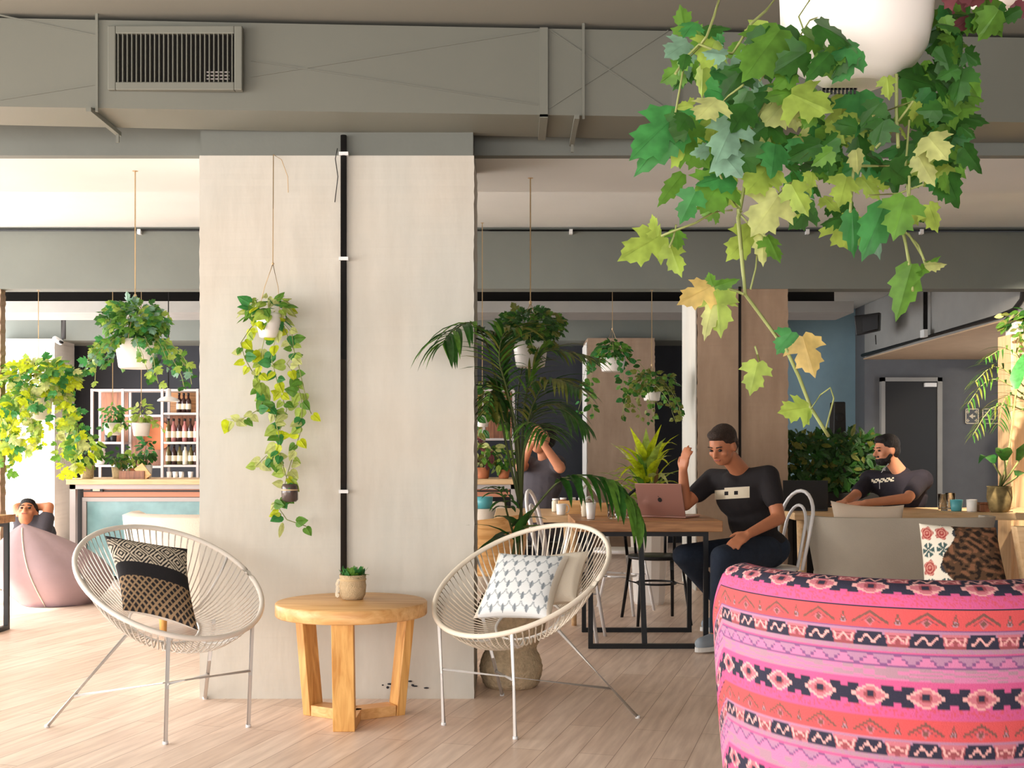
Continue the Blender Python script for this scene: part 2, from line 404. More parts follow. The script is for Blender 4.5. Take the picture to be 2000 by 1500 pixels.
struct(MB().box((4.53, 14.8, 0), (8, 15.4, CZ)).build('wall_back_right', M['greywall']))
# beams
struct(MB().box((-8, 5.64, 2.62), (8, 5.70, CZ)).build('trim_1', M['beam']))
struct(MB().box((-8, 5.70, 2.62), (8, 6.42, CZ)).build('trim_6', M['ceil']))
struct(MB().box((-8, 9.8, 2.57), (8, 9.99, CZ)).build('trim_2', M['beam2']))
struct(MB().box((-8, 14.5, 2.6), (3.2, 15.2, CZ)).build('trim_3', M['beam2']))
# dark panel added as painted shade above the rear duct
struct(MB().box((-8, 13.05, 2.8), (3.65, 13.4, CZ)).build('trim_gap_shade', M['ductdark']))
# concrete pillars
def pillar(name, x0, x1, y0, y1, z1, m, label, rag=.006, head=None):
    t = thing(name, label, 'pillar', ((x0+x1)/2, y0, 0))
    b = MB(); rr = random.Random(int(x0*100)); n = 90
    rows = []
    for k in range(n+1):
        z = z1*k/n; j = lambda: rr.uniform(-rag, rag)*(1 if k%3 else .3)
        rows.append([V((x0+j(), y0+j()*.3, z)), V((x1+j(), y0+j()*.3, z)), V((x1+j(), y1, z)), V((x0+j(), y1, z))])
    vs = [p for r_ in rows for p in r_]
    fs = [(k*4+i, k*4+(i+1) % 4, (k+1)*4+(i+1) % 4, (k+1)*4+i) for k in range(n) for i in range(4)]
    fs += [(3, 2, 1, 0), tuple(n*4+i for i in range(4))]
    b.add(vs, fs); b.build('shaft', m, t)
    if head: MB().box((x0+.004, y0+.002, z1), (x1-.004, y1, head)).build('painted_head', M['beam'], t)
    return t
PX0, PX1 = -1.478, -.18
pil = pillar('concrete_pillar', PX0, PX1, 5.45, 6.0, 2.57, M['concrete'], 'broad raw concrete pillar in the middle foreground behind the round coffee table', .0022, CZ-.4)
pillar('concrete_pillar', 1.577, 2.35, 9.81, 10.6, 2.57, M['concrete2'], 'brown concrete pillar behind the man with the laptop')
pillar('concrete_pillar', -6.38, -5.68, 14.3, 14.95, 2.6, M['whitewall'], 'white plastered pillar at the left end of the bar', .002)
pillar('concrete_pillar', .93, 1.76, 14.2, 15.0, 2.6, M['concrete2'], 'narrow brown concrete pillar at the back behind the dark wall opening')
pillar('concrete_pillar', -5.2, -4.36, 9.82, 9.92, 2.57, M['concrete2'], 'brown pillar cut off by the left edge of the photo')
# small stains on the pillar foot: chipped plaster
b = MB()
for i in range(14):
    c = V((R.uniform(-.62, -.4), 5.447, R.uniform(.05, .085))); b.ell(c, (R.uniform(.004, .014), .004, R.uniform(.003, .007)), 6, 4)
b.build('chipped_plaster', M['darkwall'], pil)
# thin pale slabs on the left sides of two brown pillars
MB().box((1.562, 9.815, 0), (1.572, 10.58, 2.56)).build('pale_side', M['concrete'], bpy.data.objects['concrete_pillar.001'])
MB().box((.915, 14.21, 0), (.925, 14.98, 2.55)).build('pale_side', M['whitewall'], bpy.data.objects['concrete_pillar.003'])

# bulkhead right
bk = thing('ceiling_bulkhead', 'grey bulkhead with a tan underside running back along the upper right', 'bulkhead', (4.5, 10, 2.4))
MB().hexa([V((4.5, 10.0, 2.4)), V((6.88, 10.0, 2.4)), V((6.88, 14.8, 2.4)), V((4.53, 14.8, 2.4)), V((4.5, 10.0, CZ-.005)), V((6.88, 10.0, CZ-.005)), V((6.88, 14.8, CZ-.005)), V((4.53, 14.8, CZ-.005))]).build('side_panel', M['bulk'], bk)
MB().box((4.51, 10.02, 2.385), (6.88, 14.79, 2.399)).build('soffit', M['tan'], bk)
pp = thing('black_conduit', 'black conduit along the bottom edge of the grey bulkhead', 'pipe', (4.47, 10, 2.4))
MB().tube([(4.47, 14.7, 2.43), (4.47, 10.6, 2.43), (4.47, 10.25, 2.45), (4.47, 10.1, 2.52), (4.47, 10.05, 2.7), (4.47, 10.05, CZ-.01)], .022, 8).build('pipe', M['black'], pp)
dp = thing('black_conduit', 'short upright black conduit dropping to a white joint on the bulkhead side', 'pipe', (4.46, 12.4, 2.5))
MB().tube([(4.45, 12.4, CZ-.01), (4.45, 12.4, 2.47)], .024, 8).build('pipe', M['black'], dp)
MB().box((4.40, 12.3, 2.42), (4.44, 12.42, 2.50)).build('joint_box', M['plastic'], dp)
# speaker on bulkhead
sp = thing('wall_speaker', 'small black loudspeaker tilted on the grey bulkhead', 'speaker', (4.3, 13.4, 2.5))
MB().hexa([P(1672, 655, 13.3), P(1716, 645, 13.2), P(1720, 646, 13.45), P(1676, 656, 13.55), P(1668, 617, 13.3), P(1718, 610, 13.2), P(1721, 611, 13.45), P(1672, 618, 13.55)]).build('cabinet', M['black'], sp, bevel=.008)
MB().hexa([P(1685, 649, 13.18), P(1714, 642, 13.1), P(1715, 642, 13.19), P(1686, 649, 13.27), P(1684, 620, 13.18), P(1714, 615, 13.1), P(1715, 615, 13.19), P(1685, 620, 13.27)]).build('grille', M['blackmetal'], sp)
MB().tube([P(1710, 655, 13.4), P(1711, 672, 13.6)], .006, 6).build('cable', M['black'], sp)

# door & sign on back wall
d = struct(MB().box((4.77, 14.74, 0), (5.44, 14.79, 2.1)).build('door_1', M['black']))
b = MB(); b.box((4.72, 14.72, 0), (4.77, 14.8, 2.15)); b.box((5.44, 14.72, 0), (5.50, 14.8, 2.15)); b.box((4.72, 14.72, 2.1), (5.5, 14.8, 2.15))
struct(b.build('trim_5', M['bulk']))
MB().box((5.27, 14.70, 2.03), (5.42, 14.74, 2.08)).build('door_closer', M['plastic'], d)
def sign(px0, px1, label, kind):
    t = thing('wall_sign', label, 'sign', P((px0+px1)/2, 812, 14.77)); D = 14.77
    b = MB(); a = P(px0, 828, D); c = P(px1, 798, D)
    def rct(x0, z0, x1, z1, dy=0): b.box((x0, D-.012-dy, z0), (x1, D-dy, z1))
    MB().box((a.x, D-.008, a.z), (c.x, D+.01, c.z)).build('plate', M['greywall'], t)
    rct(a.x, a.z, a.x+.012, c.z); rct(c.x-.012, a.z, c.x, c.z); rct(a.x, a.z, c.x, a.z+.012); rct(a.x, c.z-.012, c.x, c.z)
    mx, mz = (a.x+c.x)/2, (a.z+c.z)/2
    if kind == 'arrow':
        q = .055
        for sx in (-1, 1):
            for sz in (-1, 1):
                rct(mx+sx*q-.022, mz+sz*q-.006, mx+sx*q+.022, mz+sz*q+.006)
                rct(mx+sx*(q)-.006, mz+sz*q-.022, mx+sx*q+.006, mz+sz*q+.022)
        b.add([(mx-.04, D-.014, mz), (mx+.01, D-.014, mz+.035), (mx+.01, D-.014, mz-.035)], [(0, 1, 2)])
        rct(mx, mz-.01, mx+.04, mz+.01)
    else:
        for k in range(3): rct(a.x+.03, mz+.045-k*.045, a.x+.03+(.05, .07, .12)[k], mz+.055-k*.045)
        b.tube([(a.x+.05, D-.01, mz+.03), (a.x+.09, D-.01, mz-.02), (a.x+.13, D-.01, mz-.04)], .006, 5)
    b.build('pale_marking', M['label'], t)
sign(1885, 1911, 'small square sign with a left arrow on the slate wall beside the dark door', 'arrow')
sign(1918, 1953, 'small pale outlined escape sign right of the arrow sign on the slate wall', 'run')

# ------------------------------------------------------------------ main duct
du = thing('air_duct', 'long grey rectangular sheet metal duct with a louvred vent under the ceiling', 'duct', (0, 5.2, 2.68))
fy = lambda x: 5.165+.052*x
by = lambda x: min(5.52+.08*x, 5.63)
DB, DT = 2.68, CZ-.022
b = MB(); xs = [-5.5, -4, -2.5, -1, 0, 1, 1.4, 3, 6.8]
for x0, x1 in zip(xs, xs[1:]):
    b.hexa([V((x0, fy(x0), DB)), V((x1, fy(x1), DB)), V((x1, by(x1), DB)), V((x0, by(x0), DB)), V((x0, fy(x0), DT)), V((x1, fy(x1), DT)), V((x1, by(x1), DT)), V((x0, by(x0), DT))])
# pressed cross-break ridges
def dp_(px, py):      # point on duct front face under a photo column/row
    x = (px-1000)/F*5.15
    for _ in range(4): x = (px-1000)/F*fy(x)
    y = fy(x); return V((x, y-.002, CH-(py-HY)/F*y))
for a, c in (((1075, 60), (1300, 212)), ((1072, 212), (1305, 60)), ((490, 150), (1050, 60)), ((490, 118), (1050, 205)), ((0, 195), (188, 165)), ((0, 30), (188, 70))):
    b.bar(dp_(*a), dp_(*c), .006, .003, V((0, 1, 0)))
b.build('sheet_metal_body', M['duct'], du)
for i, (px, wd) in enumerate(((1062, .036), (1318, .026))):
    x = dp_(px, 100).x; k = MB(); k.box((x-wd/2, fy(x)-.014, DB-.012), (x+wd/2, fy(x)+.01, DT))
    k.box((x-wd/2-.0, fy(x)-.014, DB-.016), (x+wd/2, by(x), DB-.001)); k.build('flange', M['duct'], du)
for px in (191, 1139, 2080):
    x = dp_(px, 100).x; k = MB(); x2 = x+(0)
    k.bar((x, fy(x)-.012, CZ), (x, fy(x)-.012, DB-.02), .012, .008, V((0, 1, 0)))
    k.bar((x-.03, fy(x)-.03, DB-.014), (x-.03, by(x)+.06, DB-.014), .022, .02)
    k.box((x-.035, by(x)+.03, DB-.06), (x-.022, by(x)+.04, DB-.014))
    k.build('hanger_strap', M['duct'], du)
v0, v1 = dp_(213, 178), dp_(478, 58)
x0, x1, z0, z1 = v0.x, v1.x, v0.z, v1.z; yv = fy((x0+x1)/2)
vt = thing('vent_grille', 'louvred rectangular air vent in the front of the ceiling duct', 'vent', ((x0+x1)/2, yv-.03, z0))
ww = .035; k = MB()
k.box((x0, yv-.035, z0), (x0+ww, yv+.0, z1)); k.box((x1-ww, yv-.035, z0), (x1, yv, z1))
k.box((x0+ww, yv-.035, z0), (x1-ww, yv, z0+ww)); k.box((x0+ww, yv-.035, z1-ww), (x1-ww, yv, z1))
k.build('frame', M['duct'], vt, bevel=.004)
MB().box((x0+ww, yv-.014, z0+ww), (x1-ww, yv-.011, z1-ww)).build('backing', M['ductdark'], vt)
n = 26
for i in range(n):
    x = x0+ww+(x1-x0-2*ww)*(i+.5)/n
    MB().box((x-.0022, yv-.032, z0+ww), (x+.0022, yv-.014, z1-ww)).build('louvre', M['duct'], vt)
k = MB()
for j in range(3): k.box((x0+.43, yv-.018, z0+.05+.015*j), (x1-.06, yv-.013, z0+.056+.015*j))
k.build('damper_bar', M['shelf'], vt)
# rear duct
rd = thing('air_duct', 'shallow pale duct crossing the back of the room above the bar', 'duct', (-2, 12.3, 2.68))
MB().box((-7.9, 12.3, 2.68), (3.65, 13.0, 2.8)).build('sheet_metal_body', M['bulk'], rd)
for px in (1540, 1600, 1660):
    pass
# conduits
cd = thing('black_conduit', 'thin vertical black conduit clamped down the front of the broad pillar', 'pipe', (-.78, 5.43, 0))
xc = (671-1000)/F*5.43
MB().tube([(xc, 5.432, 2.66), (xc, 5.432, .55)], .0145, 10).build('pipe', M['black'], cd)
for py in (505, 960, 300):
    p = P(671, py, 5.42); MB().box((p.x-.022, 5.415, p.z-.008), (p.x+.022, 5.45, p.z+.008)).build('clamp', M['plastic'], cd)
wr = thing('loose_wire', 'thin dark wire dangling beside the top of the pillar conduit', 'wire', P(655, 300, 5.43))
MB().tube([P(659, 290, 5.43), P(655, 310, 5.42), P(660, 345, 5.42), P(654, 395, 5.43)], .0022, 6).build('strand', M['blackmetal'], wr)
c2 = thing('black_conduit', 'thin vertical black conduit on the brown pillar behind the man with the laptop', 'pipe', P(1445, 830, 9.78))
MB().tube([P(1445, 560, 9.78), P(1445, 990, 9.78)], .012, 8).build('pipe', M['black'], c2)
c3 = thing('black_cable', 'black cable clipped along the top of the second ceiling beam', 'cable', (0, 9.78, 3.05))
MB().tube([(-7.9, 9.78, CZ-.02), (7.5, 9.78, CZ-.035)], .014, 8).build('pipe', M['black'], c3)
for px in (272, 1115, 1577, 1800):
    p = P(px, 455, 9.77); MB().box((p.x-.014, 9.755, p.z-.01), (p.x+.014, 9.8, p.z+.03)).build('clip', M['plastic'], c3)
c4 = thing('black_conduit', 'vertical black conduit beside the white pillar at the far left', 'pipe', P(124, 600, 14.2))
MB().tube([P(124, 560, 14.2), P(124, 662, 14.2)], .03, 8).build('pipe', M['black'], c4)
ws = thing('security_camera', 'small white camera mounted on the white pillar at the left', 'camera', P(112, 668, 14.1))
MB().cap(P(108, 662, 14.0), .035, P(118, 668, 14.05), .035).build('housing', M['plastic'], ws)
MB().cap(P(118, 668, 13.98), .02, P(121, 669, 14.0), .018).build('lens', M['black'], ws)
MB().tube([P(118, 666, 14.1), P(122, 664, 14.22)], .012, 6).build('bracket', M['plastic'], ws)
sk = thing('wall_socket', 'small white socket on the pillar seen under the coffee table', 'socket', P(663, 1232, 5.44))
a, c = P(657, 1250, 5.44), P(669, 1214, 5.44)
MB().box((a.x, 5.43, a.z), (c.x, 5.45, c.z)).build('plate', M['plastic'], sk, bevel=.002)
a, c = P(660, 1238, 5.43), P(666, 1226, 5.43)
MB().box((a.x, 5.426, a.z), (c.x, 5.431, c.z)).build('switch', M['shelf'], sk)
# ================================================================== furniture in front
def lerp(a, b, t): return a+(b-a)*t
def acapulco(loc, rz, label, matc, mirror):
    t = thing('cord_chair', label, 'chair', loc, rz, 'round cord lounge chairs beside the coffee table'); ROOT[t] = V((0, 0, 0))
    th = math.radians(30); N = 84
    def rim(a, k=1.0): return V((.39*k*math.cos(a), .42*k*math.sin(a)*math.cos(th), .62+.42*k*math.sin(a)*math.sin(th)))
    MB().tube([rim(2*pi*i/72) for i in range(72)], .0115, 10, closed=True).build('rim', matc, t)
    def hub(a): return V((.15*math.cos(a), .05+.13*math.sin(a), .425+.065*math.sin(a)))
    MB().tube([hub(2*pi*i/40) for i in range(40)], .006, 8, closed=True).build('centre_ring', M['white'], t)
    for i in range(N):
        a = 2*pi*(i+.5)/N; p, q = rim(a), hub(a)
        c = V((lerp(p.x, q.x, .42), lerp(p.y, q.y, .42), lerp(p.z, q.z, .42)-.085+.02*math.sin(a)))
        pts = [p*(1-s)**2+c*2*s*(1-s)+q*s*s for s in (0, .2, .4, .6, .8, 1)]
        MB().tube(pts, .0031, 5).build('cord', matc, t)
    # under-frame: three struts carrying the ring, seen through the cords
    for a in (-pi/2-.5, -pi/2+.5, .35, pi-.35, pi/2):
        p, q = rim(a, .99), hub(a); c = (p+q)/2+V((0, 0, -.10))
        MB().tube([p*(1-s)**2+c*2*s*(1-s)+q*s*s for s in (0, .25, .5, .75, 1)], .006, 7).build('seat_strut', M['white'], t)
    fr = [V((s*.195, -.288, 0)) for s in (-1, 1)]; ft = [rim(-pi/2+s*.53) for s in (-1, 1)]
    bk_ = [V((s*.382, .34, 0)) for s in (-1, 1)]; bt = [V((s*.20, -.02, .425)) for s in (-1, 1)]
    for i in (0, 1):
        for a, c in ((fr[i], ft[i]), (bk_[i], bt[i])):
            MB().tube([a+V((0, 0, .004)), c], .0085, 8).build('leg', M['white'], t)
            lg = MB().lathe([(.011, 0), (.011, .012)], a, 10, capt=True).build('foot_cap', M['plastic'], t)
    for i in (0, 1):
        a = lerp(fr[i], ft[i], .55); c = lerp(bk_[1-i], bt[1-i], .33)
        MB().tube([a, c], .0062, 8).build('stretcher', M['white'], t)
    return t
acapulco((.04, 5.02, 0), math.atan2(-.78, -.62)+pi/2, 'cream round cord lounge chair right of the coffee table, holding the grey and white cushion', M['cream'], False)
acapulco((-1.46, 4.93, 0), math.atan2(-.68, .735)+pi/2, 'off-white round cord lounge chair left of the coffee table, holding the black patterned cushion', M['cord_w'], True)

def pillow(name, label, group, c, thick, cf, nu=60, nv=60, m=None, pinch=.10):
    """c: corners bottom-left, bottom-right, top-right, top-left"""
    t = thing(name, label, 'cushion', tuple(sum(c, V((0, 0, 0)))/4), 0, group)
    n = (c[1]-c[0]).cross(c[3]-c[0]).normalized()
    def pt(u, v, s):
        uu = u*(1-pinch*(1-v*v)*abs(u)**3); vv = v*(1-pinch*(1-u*u)*abs(v)**3)
        a, b = (uu+1)/2, (vv+1)/2
        p = c[0]*(1-a)*(1-b)+c[1]*a*(1-b)+c[2]*a*b+c[3]*(1-a)*b
        return p+n*s*thick/2*(max(0, (1-u**2)*(1-v**2))**.42)
    for s, nm in ((1, 'front_cover'), (-1, 'back_cover')):
        grid(nm, nu, nv, lambda i, j: pt(i/(nu-1)*2-1, j/(nv-1)*2-1, s), (lambda i, j: cf(i/(nu-1), j/(nv-1), s)), t, m=m, flip=(s < 0))
    return t
BLK, CRM, BRN = S(38, 36, 38), S(206, 192, 172), S(150, 124, 96)
def tribal(u, v, s):
    if s < 0: return S(214, 206, 198)
    if v > .93 or .40 < v < .58: return BLK
    if v >= .58:
        x = (u*4.2) % 1-.5; y = ((v-.58)/.35*1.5) % 1-.5
        d = abs(x)+abs(y)*.9
        return CRM if int(d*10) % 2 == 0 else BLK
    x = (u*11) % 1-.5; y = (v*11) % 1-.5
    return BRN if (abs(abs(x)-abs(y)) < .17 or abs(x)+abs(y) < .16) else BLK
pillow('patterned_cushion', 'black and cream geometric cushion with dark bands on the left cord chair', None,
       [P(240, 1192, 4.83), P(388, 1232, 4.86), P(366, 1072, 5.12), P(203, 1046, 5.10)], .13, tribal, 110, 110)
def petal(u, v, s):
    if u < .06 or u > .95: return S(222, 212, 196)
    x = u*6.5; row = v*6; k = int(row); x += .5*(k % 2); fx = x % 1-.5; fy = row % 1
    lf = abs(fx) < .17*math.sin(pi*min(1, max(0, (fy-.1)/.7))) and .1 < fy < .8
    if lf: return S(150, 158, 164) if abs(fx) > .03 else S(110, 116, 124)
    ring = abs(math.hypot(fx*1.0, fy-.98)-.46) < .045
    if ring: return S(168, 174, 178)
    return S(228, 230, 230)
pillow('linen_cushion', 'plain cream linen cushion tucked behind the grey and white cushion on the right cord chair', None,
       [P(1040, 1186, 5.0), P(1124, 1176, 4.92), P(1150, 1076, 5.08), P(1052, 1088, 5.2)], .12, lambda u, v, s: S(222, 210, 192), 24, 24)
pillow('patterned_cushion', 'white cushion with small grey leaf motifs on the right cord chair', None,
       [P(924, 1208, 4.92), P(1076, 1210, 4.80), P(1112, 1086, 5.02), P(974, 1080, 5.12)], .13, petal, 110, 110)

# round coffee table
ct = thing('coffee_table', 'round golden pine coffee table with three slanted slab legs', 'table', (-.66, 5.03, 0))
Z = .515; cx, cy = -.70, 5.03; ct.location = (cx, cy, 0); ROOT[ct] = V((cx, cy, 0))
MB().lathe([(.30, Z-.058), (.325, Z-.058), (.329, Z-.052), (.329, Z-.005), (.324, Z), (0.0001, Z)], (cx, cy, 0), 64).build('table_top', M['pinetop'], ct)
for ang in (-90, 30, 150):
    a = math.radians(ang); d = V((math.cos(a), math.sin(a), 0)); sd = V((-d.y, d.x, 0)); c = V((cx, cy, 0))
    lo, hi = .235, .285; tk, w2 = .042, .046; b = MB(); p = []
    for r, z in ((lo, 0), (hi, Z-.0585)):
        p += [c+d*(r-tk)-sd*w2+V((0, 0, z)), c+d*r-sd*w2+V((0, 0, z)), c+d*r+sd*w2+V((0, 0, z)), c+d*(r-tk)+sd*w2+V((0, 0, z))]
    b.hexa(p).build('leg', M['pine'], ct, bevel=.003)
    MB().bar(c+d*.0+V((0, 0, .024)), c+d*(lo-tk-.002)+V((0, 0, .024)), .088, .046).build('base_rail', M['pinetop'], ct)
# small succulent in burlap pot
pt = thing('potted_succulent', 'small green succulent in a burlap wrapped pot on the coffee table', 'plant', (-.705, 5.10, Z))
c = V((-.705, 5.10, Z+.001))
MB().lathe([(.045, 0), (.056, .02), (.060, .06), (.056, .085), (.060, .108), (.054, .108), (.05, .09)], c, 24).build('burlap_wrap', M['burlap'], pt)
MB().lathe([(.0001, .085), (.052, .085)], c, 20, capb=False).build('soil', M['soil'], pt)
MB().lathe([(.0585, .083), (.0605, .087), (.0585, .091)], c, 24, capb=False).build('twine', M['rope'], pt)
b = MB()
for k in range(90):
    a = R.uniform(0, 2*pi); r = R.uniform(0, .05); e = R.uniform(.2, 1.3)
    b.leaf(c+V((r*math.cos(a), r*math.sin(a), .09+R.uniform(0, .03))), (math.cos(a)*math.cos(e), math.sin(a)*math.cos(e), math.sin(e)), (math.cos(a), math.sin(a), .5), R.uniform(.022, .036), 'oval', R.choice((0, 1)), 1.2)
b.build('leaves', [GREENS['E'], GREENS['G']], pt)
b = MB()
for k in range(9):
    b.leaf(c+V((-.056-R.uniform(0, .008), -.03+R.uniform(-.02, .02), .09-.008*k)), (-.4, -.2, -1), (0, -1, 0), .02, 'oval', 0)
b.build('white_tassel', M['label'], pt)

# woven basket behind the right chair
bs = thing('woven_basket', 'tall waisted seagrass basket standing behind the right cord chair', 'basket', (0, 5.76, 0))
prof = [(.125, .0), (.14, .02), (.155, .07), (.157, .1), (.146, .145), (.126, .185), (.128, .2), (.155, .25), (.172, .3), (.176, .35), (.168, .40), (.15, .44), (.144, .46), (.136, .45), (.135, .40)]
pr2 = []
for (r0, z0), (r1, z1) in zip(prof, prof[1:]):
    for k in range(3): t_ = k/3; pr2.append((lerp(r0, r1, t_)+.0025*((len(pr2)) % 2), lerp(z0, z1, t_)))
MB().lathe(pr2, (-.005, 5.76, 0), 48).build('woven_body', M['wicker'], bs)

# ------------------------------------------------------------------ pink kilim tub chair
cK = dict(coral=S(208, 86, 88), pink=S(202, 90, 136), lp=S(202, 122, 160), navy=S(52, 50, 66), mau=S(172, 126, 154), cream=S(224, 166, 162), rose=S(192, 112, 124), grey=S(170, 132, 146), pur=S(128, 84, 128), dull=S(122, 84, 78), red=S(200, 84, 104), rust=S(150, 78, 84))
rk = [R.random() for _ in range(997)]
def kilim(u, v):                      # u, v in millimetres along and down the cloth
    v = v % 209; q = int(v//2.0); hu = (u % 104)-52; au = abs(hu)
    hs = ((u+52) % 104)-52; ah = abs(hs)
    nz = rk[(int(u//3)*31+q*17) % 997]
    if v < 2.6: return cK['navy']
    if v < 41:
        y = v-3; L_ = abs(y-(7+au*.62))
        if au < 34 and L_ < 3.0: return cK['dull']
        if au < 20 and abs(y-(16+au*.62)) < 1.5: return cK['rust']
        if abs(y-25)+au < 6.5: return cK['dull']
        if abs(y-25)+au < 10: return cK['rose']
        if ah < 7*max(0, (y-6)/22) and y < 28 and abs(ah-7*max(0, (y-6)/22)) < 2.4: return cK['dull']
        if math.hypot(hs, y-26) < 6: return cK['grey'] if math.hypot(hs, y-26) > 3 else cK['dull']
        return cK['coral']
    if v < 44: return cK['pur']
    if v < 48: return cK['mau']
    if v < 75:
        y = v-61.5
        if au < 26:          # curled S pair on navy
            if abs(y-6.2*math.sin(hu/26*2*pi)) < 3.0 and au < 22: return cK['cream']
            if au < 24-abs(y+4)*.0: return cK['navy']
        if ah < 26:
            if abs(ah-(17-.25*y)) < 2.2 and abs(y) < 8: return cK['cream']
            if abs(y+6-ah*.9) < 2.4 and ah < 12: return cK['cream']
            if ah < 4 and y > 2: return cK['rust']
            if ah < 22-y*.2: return cK['rust'] if (q % 2) else cK['rose']
        return cK['navy'] if y > -8 else cK['mau']
    if v < 86: return cK['grey'] if nz > .45 else cK['mau']
    if v < 89: return cK['pink']
    if v < 91: return cK['pur']
    if v < 112:
        y = v-91; x = (u % 52)/52; tz = (x*2 if x < .5 else 2-x*2)*20; tz = int(tz//5)*5+2
        if abs(y-tz) < 2.4: return cK['pur']
        return cK['mau'] if y < tz else cK['lp']
    if v < 115: return cK['pur']
    if v < 138: return cK['grey'] if rk[(q*7+int(u//21)) % 997] > .5 else cK['lp']
    if v < 150: return cK['pink']
    if v < 188:
        y = v-169; qx = int(au//4)*4; qy = int(abs(y)//4)*4; d = qx/34+qy/20
        if au < 6.5 and abs(y) < 6: return cK['navy']
        if d < .35: return cK['rust']
        if d < .72: return cK['rose']
        if d < 1.02: return cK['cream']
        if qy >= 12 and not (8 < abs(hs) < 30): return cK['pink']
        return cK['navy']
    if v < 206: return cK['pink'] if nz > .25 else cK['red']
    return cK['pink']
kc = thing('tub_armchair', 'large pink and coral kilim upholstered tub armchair seen from behind at the lower right', 'armchair', (.845, 2.62, 0))
KX, KY, KA, KB = .862, 2.60, .405, .47
def ksec(a, k): return V((KX+KA*k*math.cos(a), KY+KB*k*math.sin(a), 0))
A0, A1 = math.radians(-215), math.radians(35)
NU, NV = 760, 270
arc = [0]
for i in range(1, NU):
    arc.append(arc[-1]+(ksec(lerp(A0, A1, i/(NU-1)), 1)-ksec(lerp(A0, A1, (i-1)/(NU-1)), 1)).length*1000)
mid = arc[NU//2]
def ktop(a):   # arms sink away to the front
    s = max(0, math.sin(a)+.1); return .902-.20*min(1, s*1.6)
# profile: from seat inside up, over the roll and down the outside
def kprof(a, t):
    zt = ktop(a)
    if t < .12: s = t/.12; return (.74, lerp(.45, zt-.035, s))
    if t < .34:
        s = (t-.12)/.22; b_ = pi*s; r = .125; c = .865
        return (c-r*math.cos(b_), zt-.035+.045*math.sin(b_)**.8)
    s = ((t-.34)/.66)**1.6; return (.99-.15*s+.02*math.sin(pi*s), lerp(zt-.035, .09, s))
def kpt(i, j):
    a = lerp(A0, A1, i/(NU-1)); k, z = kprof(a, j/(NV-1)); p = ksec(a, k); p.z = z; return p
def kcol(i, j):
    t = j/(NV-1); u = arc[i]-mid+40; a = lerp(A0, A1, i/(NU-1))
    if t >= .34: v = ((t-.34)/.66)**1.6*(ktop(a)-.035-.09)*1000
    else:
        w_ = (.34-t)/.22*150 if t > .12 else 150+(.12-t)/.12*400
        v = -w_ if w_ < 22 else (-w_ if w_ < 50 else 75-(w_-50))
    return kilim(u, v-2)
grid('backrest', NU, NV, kpt, kcol, kc)
MB().lathe([(.0001, .455), (.72, .455), (.76, .42), (.76, .2), (.74, .1)], (KX, KY, 0), 64, sx=KA, sy=KB).build('seat', mat('pink_seat', cK['pink'], .9), kc)
for a in (-2.4, -.75, .6, 2.5):
    p = ksec(a, .7); MB().cap(V((p.x, p.y, .102)), .022, V((p.x, p.y, .0)), .016, 12, flat=True).build('leg', M['brownwood'], kc)

# ------------------------------------------------------------------ bench with floral cushion behind the pink chair
bn = thing('wooden_bench', 'low pale wooden bench with a high side behind the pink armchair, at the right edge', 'bench', (2.2, 5.3, 0))
MB().box((1.55, 5.0, .36), (2.9, 5.6, .42)).build('seat', M['lightwood'], bn, bevel=.004)
q = MB(); q.hexa([V((2.34, 5.02, .0)), V((2.95, 5.02, 0)), V((2.95, 5.08, 0)), V((2.34, 5.08, 0)), V((2.20, 5.02, .84)), V((2.95, 5.02, .84)), V((2.95, 5.08, .84)), V((2.20, 5.08, .84))])
q.build('side_panel', M['lightwood'], bn)
for x, y in ((1.6, 5.05), (1.6, 5.5), (2.2, 5.5)): MB().box((x, y, 0), (x+.05, y+.05, .36)).build('leg', M['lightwood'], bn)
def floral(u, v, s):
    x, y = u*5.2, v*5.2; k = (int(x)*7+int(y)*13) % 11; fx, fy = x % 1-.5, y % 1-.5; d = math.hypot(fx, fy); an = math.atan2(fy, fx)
    bgd = S(232, 222, 204) if u < .36+.1*math.sin(9*v) else S(88, 64, 46)  # cream left part, dark brown right part, wavy edge between
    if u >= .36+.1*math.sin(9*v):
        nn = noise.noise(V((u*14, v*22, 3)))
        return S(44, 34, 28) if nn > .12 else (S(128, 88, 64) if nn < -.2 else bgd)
    if k in (1, 4, 8) and d < .42+.05*math.cos(5*an): return S(160, 62, 62) if (int(d*12) % 2) else S(206, 140, 124)
    if k in (2, 6, 9) and abs(math.cos(3*an)) > .45 and d < .42: return S(70, 92, 90)
    if k in (0, 5) and d < .3: return S(60, 62, 66)
    return bgd
pillow('floral_cushion', 'large cushion with red and teal flowers on cream at left, mottled dark brown at right, behind the pink armchair', None,
       [P(1805, 1205, 5.15), P(1990, 1215, 5.0), P(1945, 1030, 5.1), P(1795, 1022, 5.3)], .2, floral, 100, 100, pinch=.05)

